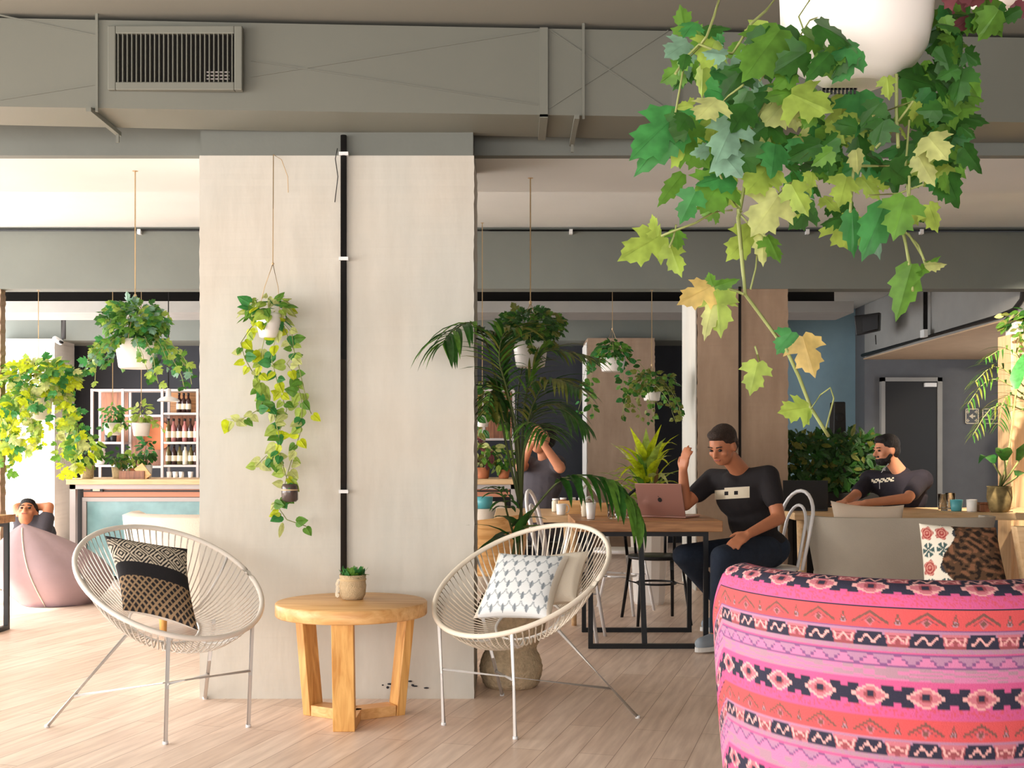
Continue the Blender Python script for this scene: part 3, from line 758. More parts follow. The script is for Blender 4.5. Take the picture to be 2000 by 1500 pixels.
# grey tub sofa back and its cream cushion
gs = thing('tub_sofa', 'wide grey felt tub chair seen from behind in front of the bearded man', 'armchair', (2.42, 7.2, 0))
def gpt(i, j, n=60, q=16):
    a = lerp(pi*1.02, 2*pi-.02, i/(n-1)); t = j/(q-1); w_ = lerp(.585, .47, (1-t))
    sup = 4; ca, sa = math.cos(a), math.sin(a)
    return V((2.42+w_*math.copysign(abs(ca)**.55, ca), 7.3+.40*math.copysign(abs(sa)**.7, sa), lerp(.14, .775, t)))
grid('shell', 60, 16, gpt, lambda i, j: S(176, 166, 152), gs, m=M['greyfab'])
grid('inner_padding', 60, 16, lambda i, j: V((2.42+(gpt(i, j).x-2.42)*.9, 7.3+(gpt(i, j).y-7.3)*.88, gpt(i, j).z)), lambda i, j: S(176, 166, 152), gs, m=M['greyfab'], flip=True)
grid('top_edge', 60, 2, lambda i, j: (V((gpt(i, 15).x, gpt(i, 15).y, .775)) if j else V((2.42+(gpt(i, 15).x-2.42)*.9, 7.3+(gpt(i, 15).y-7.3)*.88, .775))), lambda i, j: (1, 1, 1), gs, m=M['greyfab'])
MB().box((1.98, 7.0, .14), (2.86, 7.6, .42)).build('seat', M['greyfab'], gs, bevel=.03)
for x in (2.06, 2.78):
    for y in (7.05, 7.5): MB().cap(V((x, y, .141)), .02, V((x, y, 0)), .014, flat=True).build('leg', M['lightwood'], gs)
pillow('linen_cushion', 'plain cream cushion peeping over the back of the grey tub chair', None,
       [P(1630, 1120, 7.12), P(1768, 1120, 7.12), P(1766, 986, 7.22), P(1622, 978, 7.22)], .14, lambda u, v, s: S(228, 208, 186), 24, 24)
# cream tub sofa behind the left cord chair
cs = thing('tub_sofa', 'cream upholstered tub chair behind the left cord chair, wooden feet', 'armchair', (-2.0, 7.6, 0))
def cpt(i, j, n=64, q=14):
    a = 2*pi*i/(n-1)*.56+pi*.94; t = j/(q-1); ca, sa = math.cos(a), math.sin(a)
    return V((-2.02+lerp(.50, .56, t)*ca, 7.7+lerp(.42, .5, t)*sa, lerp(.16, .76, t)))
CCX, CCY = -2.02, 7.7
grid('shell', 64, 14, cpt, lambda i, j: (1, 1, 1), cs, m=M['creamfab'])
def cin(i, j): p = cpt(i, j); return V((CCX+(p.x-CCX)*.82, CCY+(p.y-CCY)*.82, p.z))
grid('inner_padding', 64, 14, cin, lambda i, j: (1, 1, 1), cs, m=M['creamfab'], flip=True)
grid('top_edge', 64, 3, lambda i, j: lerp(cin(i, 13), cpt(i, 13), j/2)+V((0, 0, .02 if j == 1 else 0)), lambda i, j: (1, 1, 1), cs, m=M['creamfab'])
MB().lathe([(.0001, .44), (.4, .44), (.43, .4), (.43, .17)], (CCX, CCY, 0), 32, sy=.9).build('seat', M['creamfab'], cs)
for a in (-2.2, -.9, .9, 2.2):
    p = V((CCX+.38*math.cos(a), CCY+.36*math.sin(a), 0)); MB().cap(p+V((0, 0, .2)), .03, p, .022, flat=True).build('leg', M['pine'], cs)

# ------------------------------------------------------------------ bistro chairs
def bistro(loc, rz, label, m, name='bistro_chair', group=None):
    t = thing(name, label, 'chair', loc, rz, group); ROOT[t] = V((0, 0, 0))
    MB().lathe([(.001, .438), (.185, .438), (.198, .446), (.198, .458), (.188, .464), (.001, .46)], (0, 0, 0), 32).build('seat', m, t)
    for sx in (-1, 1):
        MB().tube([(sx*.14, -.14, .44), (sx*.16, -.17, .25), (sx*.185, -.21, 0)], [.014, .0125, .011], 8).build('leg', m, t)
        MB().tube([(sx*.15, .14, .44), (sx*.165, .18, .25), (sx*.185, .25, 0)], [.014, .0125, .011], 8).build('leg', m, t)
    def hoop(w, h, y0, y1): return [V((w*math.cos(a)*(1 if math.sin(a) < .35 else 1), lerp(y0, y1, max(0, math.sin(a))), lerp(.45, h, max(0, math.sin(a))))) for a in [pi*i/20 for i in range(21)]]
    def arch(w, h, y0, y1):
        p = [V((-w*.92, y0, .45)), V((-w, lerp(y0, y1, .4), lerp(.45, h, .45)))]
        for i in range(1, 12):
            a = pi*i/12; p.append(V((-w*math.cos(a), lerp(y0, y1, .6+.4*math.sin(a)), lerp(.45, h, .62+.38*math.sin(a)))))
        return p+[V((w, lerp(y0, y1, .4), lerp(.45, h, .45))), V((w*.92, y0, .45))]
    MB().tube(arch(.185, .93, .15, .25), .0115, 8).build('outer_back_hoop', m, t)
    MB().tube(arch(.115, .84, .155, .235), .010, 8).build('inner_back_hoop', m, t)
    MB().tube([V((.135*math.cos(a), .135*math.sin(a), .27)) for a in [2*pi*i/24 for i in range(24)]], .008, 6, closed=True).build('leg_ring', m, t)
    b = MB()
    for sx in (-1, 1):
        b.tube([(sx*.135, 0, .27), (sx*.163, -.165, .27)], .006, 6); b.tube([(sx*.135, .02, .27), (sx*.166, .178, .27)], .006, 6)
    b.build('brace', m, t)
    return t
wh = mat('white_steel_chair', S(232, 228, 226), .35, metal=.1)
bistro((.35, 7.2, 0), math.radians(78), 'white metal hoop-back chair behind the right cord chair, its double hoop rising above the rim', wh)
bistro((1.58, 7.16, 0), math.radians(-72), 'white metal hoop-back chair the man with the laptop sits on', wh)
bistro((1.0, 7.98, 0), math.radians(8), 'black metal hoop-back chair pushed under the far side of the dark framed table', M['blackmetal'])
bistro((.78, 8.5, 0), math.radians(60), 'white metal hoop-back chair beyond the dark framed table, half hidden under it', wh)

# ------------------------------------------------------------------ dark-framed table
TB = thing('dining_table', 'oiled wood table on a black square steel frame that the man works at', 'table', (.82, 6.85, 0))
MB().box((.37, 6.8, .70), (1.245, 7.62, .765)).build('table_top', M['oak'], TB, bevel=.004)
def frame_leg(y):
    b = MB(); x0, x1 = .455, 1.17; s = .028
    b.box((x0, y, 0), (x1, y+s, s)); b.box((x0, y, .67), (x1, y+s, .699))
    b.box((x0, y, s), (x0+s, y+s, .67)); b.box((x1-s, y, s), (x1, y+s, .67))
    b.build('square_leg_frame', M['blackmetal'], TB)
frame_leg(6.86); frame_leg(7.5)
MB().bar((.795, 6.9, 0), (.775, 6.95, .67), .03, .03).build('centre_leg', M['blackmetal'], TB)
# second pale table at left of it
T2 = thing('dining_table', 'pale ash table left of the dark framed table behind the right cord chair', 'table', (0, 7.6, 0))
MB().box((-.12, 7.75, .70), (.5, 8.9, .745)).build('table_top', M['lightwood'], T2, bevel=.004)
for x in (-.08, .42):
    for y in (7.8, 8.8): MB().cap(V((x, y, .699)), .028, V((x, y, 0)), .018, flat=True).build('leg', M['lightwood'], T2)
# tan shell chair at left of it
tc_ = thing('shell_chair', 'tan wooden shell chair between the pillar and the right cord chair', 'chair', (-.02, 7.2, 0))
def spt(i, j, n=30, q=10):
    a = lerp(pi*1.0, pi*2.0, i/(n-1)); t = j/(q-1); return V((-.14+lerp(.20, .27, t)*math.cos(a), 7.35+lerp(.19, .25, t)*math.sin(a), lerp(.42, .76+.03*math.cos(a), t)))
grid('shell', 30, 10, spt, lambda i, j: (1, 1, 1), tc_, m=M['pinetop'])
grid('shell_lining', 30, 10, lambda i, j: V((-.14+(spt(i, j).x+.14)*.93, 7.35+(spt(i, j).y-7.35)*.93, spt(i, j).z)), lambda i, j: (1, 1, 1), tc_, m=M['lightwood'], flip=True)
MB().lathe([(.001, .43), (.2, .43), (.21, .415), (.2, .40)], (-.14, 7.35, 0), 24).build('seat', M['pinetop'], tc_)
for x in (-.27, -.01):
    for y in (7.22, 7.5): MB().cap(V((x, y, .41)), .018, V((x*1.1, y, 0)), .012, flat=True).build('leg', M['pine'], tc_)

# ------------------------------------------------------------------ long table of the bearded man
T3 = thing('dining_table', 'long pale wooden table the bearded man leans on', 'table', (3, 8.2, 0))
MB().box((1.95, 7.95, .705), (5.2, 8.8, .755)).build('table_top', M['lightwood'], T3, bevel=.004)
for x, y in ((2.02, 8.02), (2.02, 8.7), (5.1, 8.02), (5.1, 8.7)): MB().cap(V((x, y, .704)), .04, V((x, y, 0)), .022, flat=True).build('leg', M['lightwood'], T3)
# left table corner
T4 = thing('side_table', 'wooden topped table on black steel legs at the left edge', 'table', (-3.9, 7.2, 0))
MB().box((-4.5, 6.75, .71), (-3.31, 7.68, .76)).build('table_top', M['oak'], T4, bevel=.003)
b = MB()
for y in (6.8, 7.61):
    b.box((-3.36, y, .03), (-3.33, y+.03, .709)); b.box((-4.4, y, .03), (-4.37, y+.03, .709))
b.box((-3.36, 6.8, 0), (-3.33, 7.64, .03)); b.box((-4.4, 6.8, 0), (-4.37, 7.64, .03)); b.box((-4.37, 7.61, .68), (-3.36, 7.64, .709))
b.build('steel_leg_frame', M['blackmetal'], T4)
# ================================================================== plants
def fmats(keys): return [GREENS[k] for k in keys]
def spray(b, c, rad, n, kind, size, keys, rr, down=.4, wf=1.0, zmin=None):
    """leaves over a rounded mass"""
    for _ in range(n):
        u = V((rr.gauss(0, 1), rr.gauss(0, 1), rr.gauss(0, 1))).normalized()*rr.uniform(.45, 1)**.6
        p = c+V((u.x*rad[0], u.y*rad[1], u.z*rad[2]))
        if zmin is not None and p.z < zmin and math.hypot(p.x-c.x, p.y-c.y) < rad[0]*.4: p.z = zmin+abs(p.z-zmin)*.5
        d = V((u.x, u.y, u.z*.6-down+rr.uniform(-.4, .4)))+V((rr.uniform(-.4, .4), rr.uniform(-.4, .4), 0))
        nn = V((u.x*.6+rr.uniform(-.5, .5), u.y*.5-.7+rr.uniform(-.5, .5), .7+rr.uniform(-.4, .4)))
        b.leaf(p, d, nn, size*rr.uniform(.65, 1.25), kind, rr.randrange(len(keys)), wf)
def trail(bs_, bl, p0, out, L, n, kind, size, keys, rr, r=.002, wf=1.0, wig=.3, dens=1):
    """a hanging stem with leaves on it; returns its tip"""
    p = V(p0); d = V(out).normalized(); pts = [p.copy()]; k = max(4, int(L/.045))
    for i in range(k):
        d = (d+V((rr.uniform(-wig, wig), rr.uniform(-wig, wig), -.35))).normalized(); p = p+d*(L/k); pts.append(p.copy())
    bs_.tube(pts, r, 5)
    for i in range(n):
        t = (i+rr.random())/n*(len(pts)-1.001); a = pts[int(t)]; c = pts[int(t)+1]; q = lerp(a, c, t-int(t))
        sd = V((rr.uniform(-1, 1), rr.uniform(-1, .6), rr.uniform(-.9, .2)))
        nn = V((rr.uniform(-.5, .5), -1, rr.uniform(0, .9)))
        q2 = q+sd.normalized()*size*.25
        bl.leaf(q2, sd, nn, size*rr.uniform(.6, 1.2), kind, rr.randrange(len(keys)), wf)
    return p
def hanging(name, label, px, py, d, pw, ph, cord_top, keys, kind, size, rad, n, trails, seed, taper=.8, group=None, wf=1.0, tl=.5, tn=10, spread=1.0, up=.5, potm=None, cat='plant', zc=0, wig=.3):
    """pot centre-top at pixel (px,py), depth d; pw,ph pot width/height in px"""
    rr = random.Random(seed); c = P(px, py, d); R_ = pw/F*d/2; H_ = ph/F*d
    t = thing(name, label, cat, tuple(c), 0, group)
    MB().lathe([(R_*taper*.9, -H_), (R_*taper, -H_*.95), (R_*.97, -.02), (R_, 0), (R_*.9, 0), (R_*.88, -.03)], c, 28).build('pot', potm or M['ceramic'], t)
    MB().lathe([(.0005, -.015), (R_*.9, -.015)], c, 20, capb=False).build('soil', M['soil'], t)
    if cord_top is not None:
        top = V((c.x, c.y, cord_top)); kn = V((c.x, c.y, c.z+max(.18, R_*2.2))); b = MB(); b.tube([top, kn], .0035, 6); b.ell(kn, (.008, .008, .012), 8, 5)
        for a in (.5, 2.6, 4.7): b.tube([kn, c+V((R_*math.cos(a), R_*math.sin(a), 0))], .0022, 5)
        b.tube([top+V((0, 0, .0)), top+V((0, 0, -.001))], .015, 8)
        b.build('cord', M['rope'], t)
    bl, bs_ = MB(), MB()
    spray(bl, c+V((0, 0, rad[2]*up+zc)), rad, n, kind, size, keys, rr, wf=wf)
    for i in range(trails):
        a = 2*pi*i/trails+rr.uniform(-.3, .3); o = V((math.cos(a), math.sin(a), .3))
        trail(bs_, bl, c+V((R_*.8*o.x, R_*.8*o.y, .01)), V((o.x*spread, o.y*spread, .4)), tl*rr.uniform(.5, 1.1), tn, kind, size, keys, rr, wf=wf, wig=wig)
    for i in range(6):
        a = rr.uniform(0, 6.28); bs_.tube([c+V((0, 0, -.01)), c+V((rad[0]*.6*math.cos(a), rad[1]*.6*math.sin(a), rad[2]*.9))], .0025, 5)
    bs_.build('stems', M['stem'], t); bl.build('foliage', fmats(keys), t)
    return t
# far left golden vine
hanging('hanging_vine', 'big lime and yellow vine hanging at the far left, dripping over the white pillar', 75, 765, 9.89, 56, 56, 2.57, 'LGCCYE', 'grape', .085, (.34, .26, .17), 300, 26, 3, tl=.78, tn=17, spread=1.1, up=.75, zc=0)
# B: left hanging ivy from first beam
hanging('hanging_vine', 'green ivy spilling from a white pot hung left of the broad pillar', 264, 664, 5.95, 78, 56, 2.62, 'GEGLBD', 'grape', .045, (.17, .16, .095), 400, 20, 4, tl=.36, tn=13, spread=1.3, up=1.1)
# D: right of pillar
hanging('hanging_vine', 'dark green bushy plant in a white pot hung right of the broad pillar', 1036, 668, 6.1, 70, 50, 2.62, 'DKOGD', 'grape', .04, (.19, .17, .085), 420, 7, 5, tl=.12, tn=7, spread=1.2, up=1.1)
# E
hanging('hanging_vine', 'trailing plant in a small white pot left of the brown pillar', 1273, 755, 9.89, 38, 28, 2.57, 'OGOD', 'ivy', .05, (.22, .18, .09), 170, 14, 6, tl=.42, tn=10, spread=1.3, up=.6)
hanging('hanging_vine', 'small bright green plant in a pale pot hung before the narrow back pillar', 1196, 700, 11.6, 52, 26, CZ, 'EGD', 'oval', .08, (.17, .16, .10), 120, 6, 7, tl=.7, tn=14, spread=.8, up=.8)
# bar pots
hanging('hanging_vine', 'dark fern in a white pot hung before the bar shelves', 220, 826, 10.9, 34, 24, CZ, 'DEG', 'oval', .05, (.10, .10, .09), 100, 3, 8, tl=.2, up=1.0)
hanging('hanging_vine', 'pale variegated plant in a white pot hung before the bar shelves', 276, 826, 10.45, 36, 26, CZ, 'YLL', 'oval', .06, (.08, .08, .09), 60, 2, 9, tl=.2, up=1.0)
hanging('hanging_vine', 'leafy plant in a small white pot hung just right of the broad pillar', 942, 812, 9.6, 28, 22, CZ, 'ODG', 'oval', .08, (.17, .15, .14), 150, 4, 10, tl=.3, up=1.0)

# C: pothos on the pillar
rr = random.Random(21); c = P(525, 612, 5.30); t = thing('hanging_pothos', 'heart-leaved pothos trailing down the broad pillar from a small white pot', 'plant', tuple(c))
Rp = .056
MB().lathe([(.03, -.115), (.042, -.11), (.054, -.06), (.058, -.01), (.056, 0), (.05, 0), (.05, -.02)], c, 24).build('pot', M['ceramic'], t)
MB().lathe([(.0005, -.012), (.052, -.012)], c, 20, capb=False).build('soil', M['soil'], t)
b = MB(); top = P(534, 302, 5.43); kn = P(533, 515, 5.34)
b.tube([top, kn], .0022, 6); b.tube([kn, P(517, 560, 5.28), c+V((-.05, 0, 0))], .0018, 5); b.tube([kn, P(543, 560, 5.32), c+V((.05, 0, 0))], .0018, 5)
b.tube([top, P(550, 312, 5.42), P(562, 345, 5.42), P(563, 376, 5.43)], .0018, 5); b.ell(kn, .006, 8, 6)
b.build('cord', M['rope'], t)
bl, bs_ = MB(), MB(); keys = 'LGECY'
spray(bl, c+V((0, 0, .01)), (.12, .08, .07), 70, 'heart', .05, keys, rr)
strands = [[(520, 610), (490, 640), (470, 670), (478, 700), (495, 730), (520, 770), (505, 800), (470, 820), (440, 818)],
           [(540, 615), (570, 650), (575, 690), (560, 710), (578, 735), (590, 790), (588, 840), (575, 880), (560, 930), (550, 975), (530, 985)],
           [(525, 620), (510, 690), (505, 740), (520, 780), (535, 810), (545, 850), (540, 900), (520, 890), (500, 910)],
           [(545, 620), (530, 700), (545, 760), (560, 800), (540, 860), (555, 920), (570, 960)],
           [(555, 640), (580, 700), (600, 790), (608, 808)],
           [(540, 985), (560, 1015), (598, 1028)]]
for k, st in enumerate(strands):
    pts = [P(x, y, 5.30+.03*math.sin(i*1.7+k)) for i, (x, y) in enumerate(st)]
    bs_.tube(pts, .0022, 5)
    n = int(sum((b_-a_).length for a_, b_ in zip(pts, pts[1:]))/.024)
    if k >= 4: n = 4
    for i in range(n):
        s = (i+rr.random())/n*(len(pts)-1.001); q = lerp(pts[int(s)], pts[int(s)+1], s-int(s))
        sd = V((rr.uniform(-1, 1), rr.uniform(-.6, .1), rr.uniform(-1, .2)))
        bl.leaf(q+sd.normalized()*.012, sd, V((rr.uniform(-.6, .6), -1, rr.uniform(-.1, .7))), rr.uniform(.035, .062), 'heart', rr.randrange(len(keys)), 1.05)
bl.leaf(P(552, 1020, 5.3), V((-.1, 0, -1)), V((.8, -1, 0)), .075, 'oval', 4, .6)
bs_.build('stems', M['stem'], t); bl.build('foliage', fmats(keys), t)
jar = thing('glass_jar', 'small dark glass jar hanging at the foot of the pothos on the pillar', 'jar', tuple(P(566, 980, 5.30)))
c = P(566, 980, 5.30)
MB().lathe([(.03, 0), (.038, .01), (.038, .07), (.034, .08), (.03, .082)], c, 20).build('body', mat('smoked_glass', S(80, 66, 62), .1, spec=.6), jar)
MB().lathe([(.039, .052), (.039, .058)], c, 20, capb=False).build('band', M['rope'], jar)
MB().tube([c+V((0, .03, .07)), c+V((.0, .1, .12))], .002, 5).build('wire', M['blackmetal'], jar)

# ------------------------------------------------------------------ foreground grape ivy
rr = random.Random(5); Dp = 2.05; c = P(1672, 2, Dp)
t = thing('hanging_grape_ivy', 'large grape ivy with lobed leaves cascading from a white pot at the upper right', 'plant', tuple(c))
Rf = .134
zb = P(1672, 168, Dp).z-c.z
MB().lathe([(.045, zb), (.055, zb+.004), (.075, zb+.018), (.078, zb+.022), (.105, zb+.038), (.122, zb+.065), (.131, zb+.11), (.134, zb+.19), (.137, zb+.20), (.134, zb+.21), (.134, .20), (.126, .20), (.126, .17)], c, 48).build('pot', M['ceramic'], t)
MB().lathe([(.0005, .185), (.13, .185)], c, 24, capb=False).build('soil', M['soil'], t)
b = MB(); hk = V((c.x, c.y, CZ))
for a in (.3, 2.4, 4.5): b.tube([c+V((.132*math.cos(a), .132*math.sin(a), .2)), V((c.x, c.y, c.z+.75)), hk], .0035, 6)
b.build('cord', M['rope'], t)
bl, bs_ = MB(), MB(); keys = 'LGDBYETRC'; K = {k: i for i, k in enumerate(keys)}
def c7(x, y, d): return P(1200+x/2.778, y/2.778, d)
def c8(x, y, d): return P(1200+x/2.857, 400+y/2.857, d)
def FL(cf, a, bb, key, wf=1.0, d=1.95, kind=None, curl=.12):
    kind = kind or ('grape' if wf >= .7 else 'ivy')
    p, q = cf(*a, d), cf(*bb, d-rr.uniform(-.03, .04)); L = (q-p).length
    bl.leaf(p, q-p, V((rr.uniform(-.35, .35), -1, rr.uniform(.0, .5))), L, kind, K[key], wf, curl)
for e in [((400, 230), (275, 300), 'B', 1.1), ((390, 190), (355, 30), 'G', .8), ((480, 230), (425, 120), 'G', 1.3), ((520, 240), (640, 390), 'B', .7), ((600, 300), (470, 270), 'B', .8),
          ((400, 340), (410, 440), 'B', .6), ((480, 360), (470, 540), 'L', .6), ((820, 160), (800, 430), 'D', .7), ((930, 150), (960, 430), 'D', .7), ((900, 160), (700, 420), 'G', .8), ((680, 300), (790, 480), 'B', .8),
          ((1030, 190), (1210, 300), 'G', .7), ((1170, 290), (1040, 430), 'D', .6), ((1250, 250), (1360, 390), 'L', .7), ((1280, 0), (1270, 110), 'G', .5), ((1400, 40), (1330, 105), 'D', .4),
          ((960, 520), (800, 680), 'Y', 1.1), ((960, 510), (1190, 590), 'L', 1.1), ((950, 540), (990, 700), 'Y', .8), ((1330, 500), (1310, 730), 'E', .9), ((1250, 520), (1200, 760), 'L', .8), ((1480, 420), (1500, 545), 'L', .9),
          ((340, 620), (90, 850), 'E', .75), ((350, 660), (95, 950), 'E', .6), ((470, 620), (270, 840), 'E', .75), ((400, 760), (520, 910), 'G', 1.2), ((380, 640), (360, 900), 'G', .8),
          ((560, 540), (445, 630), 'Y', 1), ((500, 660), (430, 790), 'L', .9), ((570, 640), (520, 775), 'L', 1.1), ((660, 640), (550, 870), 'B', .8), ((680, 760), (850, 880), 'D', .8), ((780, 780), (700, 930), 'D', .8),
          ((830, 660), (960, 770), 'D', .9), ((370, 940), (235, 1115), 'G', .5), ((440, 1040), (355, 1220), 'E', .8), ((590, 960), (475, 1150), 'G', 1.1), ((640, 940), (560, 1080), 'L', .6),
          ((890, 1060), (745, 1280), 'Y', 1.0), ((840, 900), (720, 1040), 'L', .9), ((960, 1000), (1060, 1170), 'L', .8), ((760, 1240), (612, 1405), 'L', .75), ((800, 1270), (815, 1440), 'Y', .6), ((830, 1280), (910, 1415), 'G', .7),
          ((255, 1275), (25, 1400), 'L', .75), ((230, 1280), (215, 1165), 'L', .7), ((335, 1250), (350, 1350), 'G', .9), ((300, 1330), (372, 1500), 'L', .75),
          ((1240, 880), (1070, 930), 'G', .8), ((1180, 820), (1060, 900), 'G', .8), ((1260, 960), (1225, 1120), 'L', .9), ((1320, 640), (1190, 780), 'L', .9), ((1440, 560), (1330, 720), 'D', .8), ((1500, 640), (1400, 700), 'D', .9),
          ((1700, 740), (1810, 860), 'Y', 1), ((1650, 850), (1750, 1010), 'Y', .8), ((1780, 950), (1835, 1060), 'G', .6), ((1700, 830), (1600, 960), 'L', .9), ((1600, 520), (1880, 660), 'G', .8), ((1640, 560), (1620, 670), 'L', .7),
          ((1740, 90), (1700, 250), 'B', .8), ((1850, 70), (1995, 160), 'G', .8), ((1790, 30), (1900, 200), 'E', .7), ((1780, 330), (1900, 540), 'D', .6), ((1620, 350), (1700, 560), 'D', .9), ((1560, 420), (1800, 470), 'D', .7),
          ((1290, 1140), (1320, 1400), 'E', .6), ((1470, 1100), (1340, 1410), 'E', .65), ((1400, 1180), (1460, 1410), 'B', .6), ((1580, 1070), (1515, 1300), 'G', .9), ((1620, 1160), (1745, 1165), 'L', .7), ((1400, 960), (1520, 1010), 'L', .9), ((1340, 960), (1450, 1080), 'L', .8)]:
    FL(c7, *e[:4], d=rr.uniform(1.86, 2.12))
for e in [((540, 455), (355, 545), 'T', .8), ((550, 450), (525, 370), 'G', .9), ((560, 455), (705, 405), 'G', .55), ((570, 470), (590, 740), 'L', .7), ((560, 480), (700, 560), 'L', .6), ((550, 540), (495, 755), 'Y', .5),
          ((990, 710), (905, 835), 'E', 1.0), ((1050, 735), (1130, 960), 'T', .9), ((1660, 330), (1575, 650), 'G', .6), ((1740, 340), (1868, 320), 'Y', .5), ((1700, 380), (1840, 270), 'G', .3), ((800, 880), (755, 1065), 'L', .85),
          ((1085, 1130), (925, 1150), 'L', .8), ((1080, 1140), (1080, 1220), 'L', .6), ((1010, 1160), (1000, 1090), 'L', .6)]:
    FL(c8, *e[:4], d=1.93)
for (x0, x1, y0, y1, n, ks) in ((1330, 1520, 40, 310, 52, 'GDBLED'), (1440, 1700, 170, 340, 64, 'LGYDED'), (1560, 1860, 150, 430, 66, 'GDLED'), (1800, 1885, 20, 300, 60, 'DDGG'), (1840, 2000, -60, 40, 18, 'GDR'), (1500, 1640, 90, 190, 14, 'DG'), (1380, 1560, 330, 420, 9, 'GLE')):
    for i in range(n):
        p = P(rr.uniform(x0, x1), rr.uniform(y0, y1), Dp+rr.uniform(-.14, .16))
        qx, qy = p.x/p.y*F+1000, HY-(p.z-CH)/p.y*F
        if 1600 < qx < 1805 and qy < 215: continue
        if math.hypot(p.x-c.x, p.y-c.y) < .15 and p.z > c.z+zb: p.y = c.y-.155-rr.uniform(0, .03)
        bl.leaf(p, V((rr.uniform(-1, 1), rr.uniform(-.4, .4), rr.uniform(-1, .1))), V((rr.uniform(-.6, .6), -1, rr.uniform(-.2, .9))), rr.uniform(.032, .068), rr.choice(('ivy', 'grape', 'grape', 'maple')), K[rr.choice(ks)], rr.uniform(.75, 1.15), .2)
bl.leaf(P(1862, 60, 2.0), V((.6, 0, .5)), V((0, -1, .2)), .05, 'oval', K['R'], .8)
def ST(cf, pts, r=.0024, d=1.95):
    q = [cf(x, y, d+.02*math.sin(i*2.1)) for i, (x, y) in enumerate(pts)]
    bs_.tube(q, r, 6)
ST(c7, [(900, -40), (820, 60), (740, 130), (680, 230), (640, 290), (560, 280), (460, 240), (400, 300), (330, 400)])
ST(c7, [(580, -40), (540, 90), (500, 200), (470, 240)])
ST(c7, [(740, 130), (720, 330), (790, 440), (860, 340)], .0018)
ST(c7, [(480, 240), (380, 340), (330, 620)], .0018)
ST(c7, [(1060, 0), (1000, 90), (1040, 200)], .0014); ST(c7, [(1240, 40), (1060, 110), (1010, 190)], .0014); ST(c7, [(1270, 110), (1230, 240)], .0014)
ST(c7, [(820, 560), (740, 700), (735, 820), (710, 980), (680, 1150), (670, 1180), (690, 1400), (700, 1500)], .003)
ST(c7, [(690, 1150), (620, 1060), (570, 940)], .002); ST(c7, [(640, 1140), (540, 1150), (440, 1210), (330, 1250), (255, 1280)], .002); ST(c7, [(335, 1220), (320, 1290), (300, 1340)], .0018)
ST(c7, [(880, 1060), (960, 990), (1100, 1010)], .0018); ST(c7, [(680, 1160), (760, 1250), (820, 1280)], .002)
ST(c7, [(1530, 400), (1530, 600), (1540, 800)], .003); ST(c7, [(1400, 630), (1560, 570), (1620, 550), (1540, 660)], .002); ST(c7, [(1610, 560), (1500, 720), (1420, 800)], .002)
ST(c7, [(1300, 900), (1290, 1000), (1280, 1150)], .0025); ST(c7, [(1340, 900), (1520, 900), (1600, 960), (1600, 1080), (1570, 1260), (1600, 1440)], .0025); ST(c7, [(1380, 1060), (1540, 1050), (1680, 1000)], .0018)
ST(c7, [(1580, 1260), (1650, 1330), (1680, 1410)], .002); ST(c7, [(500, 640), (620, 520), (700, 460)], .002); ST(c7, [(1600, 650), (1580, 900), (1600, 1150)], .002)
ST(c8, [(690, 20), (700, 150), (715, 330), (730, 500), (900, 730), (960, 810), (1030, 960), (1095, 1130), (1150, 1220), (1195, 1290)], .003)
ST(c8, [(550, 460), (620, 460), (725, 500)], .0024); ST(c8, [(1095, 1140), (1150, 1060), (1205, 1020), (1225, 1080), (1180, 1250)], .0014)
ST(c8, [(800, 200), (790, 350), (760, 470)], .0016); ST(c8, [(785, 790), (810, 880)], .0018); ST(c8, [(1000, 720), (1040, 740)], .002); ST(c8, [(1610, 160), (1650, 330), (1665, 480)], .0024); ST(c8, [(1640, 160), (1720, 290), (1740, 350)], .002); ST(c8, [(1070, 1145), (1000, 1160)], .0014)
bs_.build('stems', M['stem'], t); bl.build('foliage', fmats(keys), t)
# dark tag lettering printed under the pot
b = MB(); 
for i in range(9):
    x = 1608+i*7.6; q = P(x, 178, 1.95); b.box((q.x-.0022, 1.945, q.z-.006), (q.x+.0012, 1.948, q.z+.004)); b.box((q.x-.002, 1.945, q.z+.001), (q.x+.003, 1.948, q.z+.004))
b.build('dark_print', M['black'], t)
# second pot at the corner
c = P(1972, -8, 2.5); t = thing('hanging_pot', 'rim of a second white hanging pot in the upper right corner', 'pot', tuple(c))
MB().lathe([(.03, -.03), (.06, -.025), (.09, .0), (.10, .06), (.10, .15), (.095, .15), (.09, .13)], c, 40).build('pot', M['ceramic'], t)
MB().lathe([(.0005, .13), (.095, .13)], c, 24, capb=False).build('soil', M['soil'], t)
b = MB(); b.tube([c+V((.09, 0, .15)), V((c.x, c.y, c.z+.5)), V((c.x, c.y, CZ))], .003, 6); b.tube([c+V((-.09, 0, .15)), V((c.x, c.y, c.z+.5))], .003, 6)
b.build('cord', M['rope'], t)
b = MB(); spray(b, c+V((0, 0, .2)), (.14, .12, .08), 60, 'ivy', .05, 'GD', rr); b.build('foliage', fmats('GD'), t)

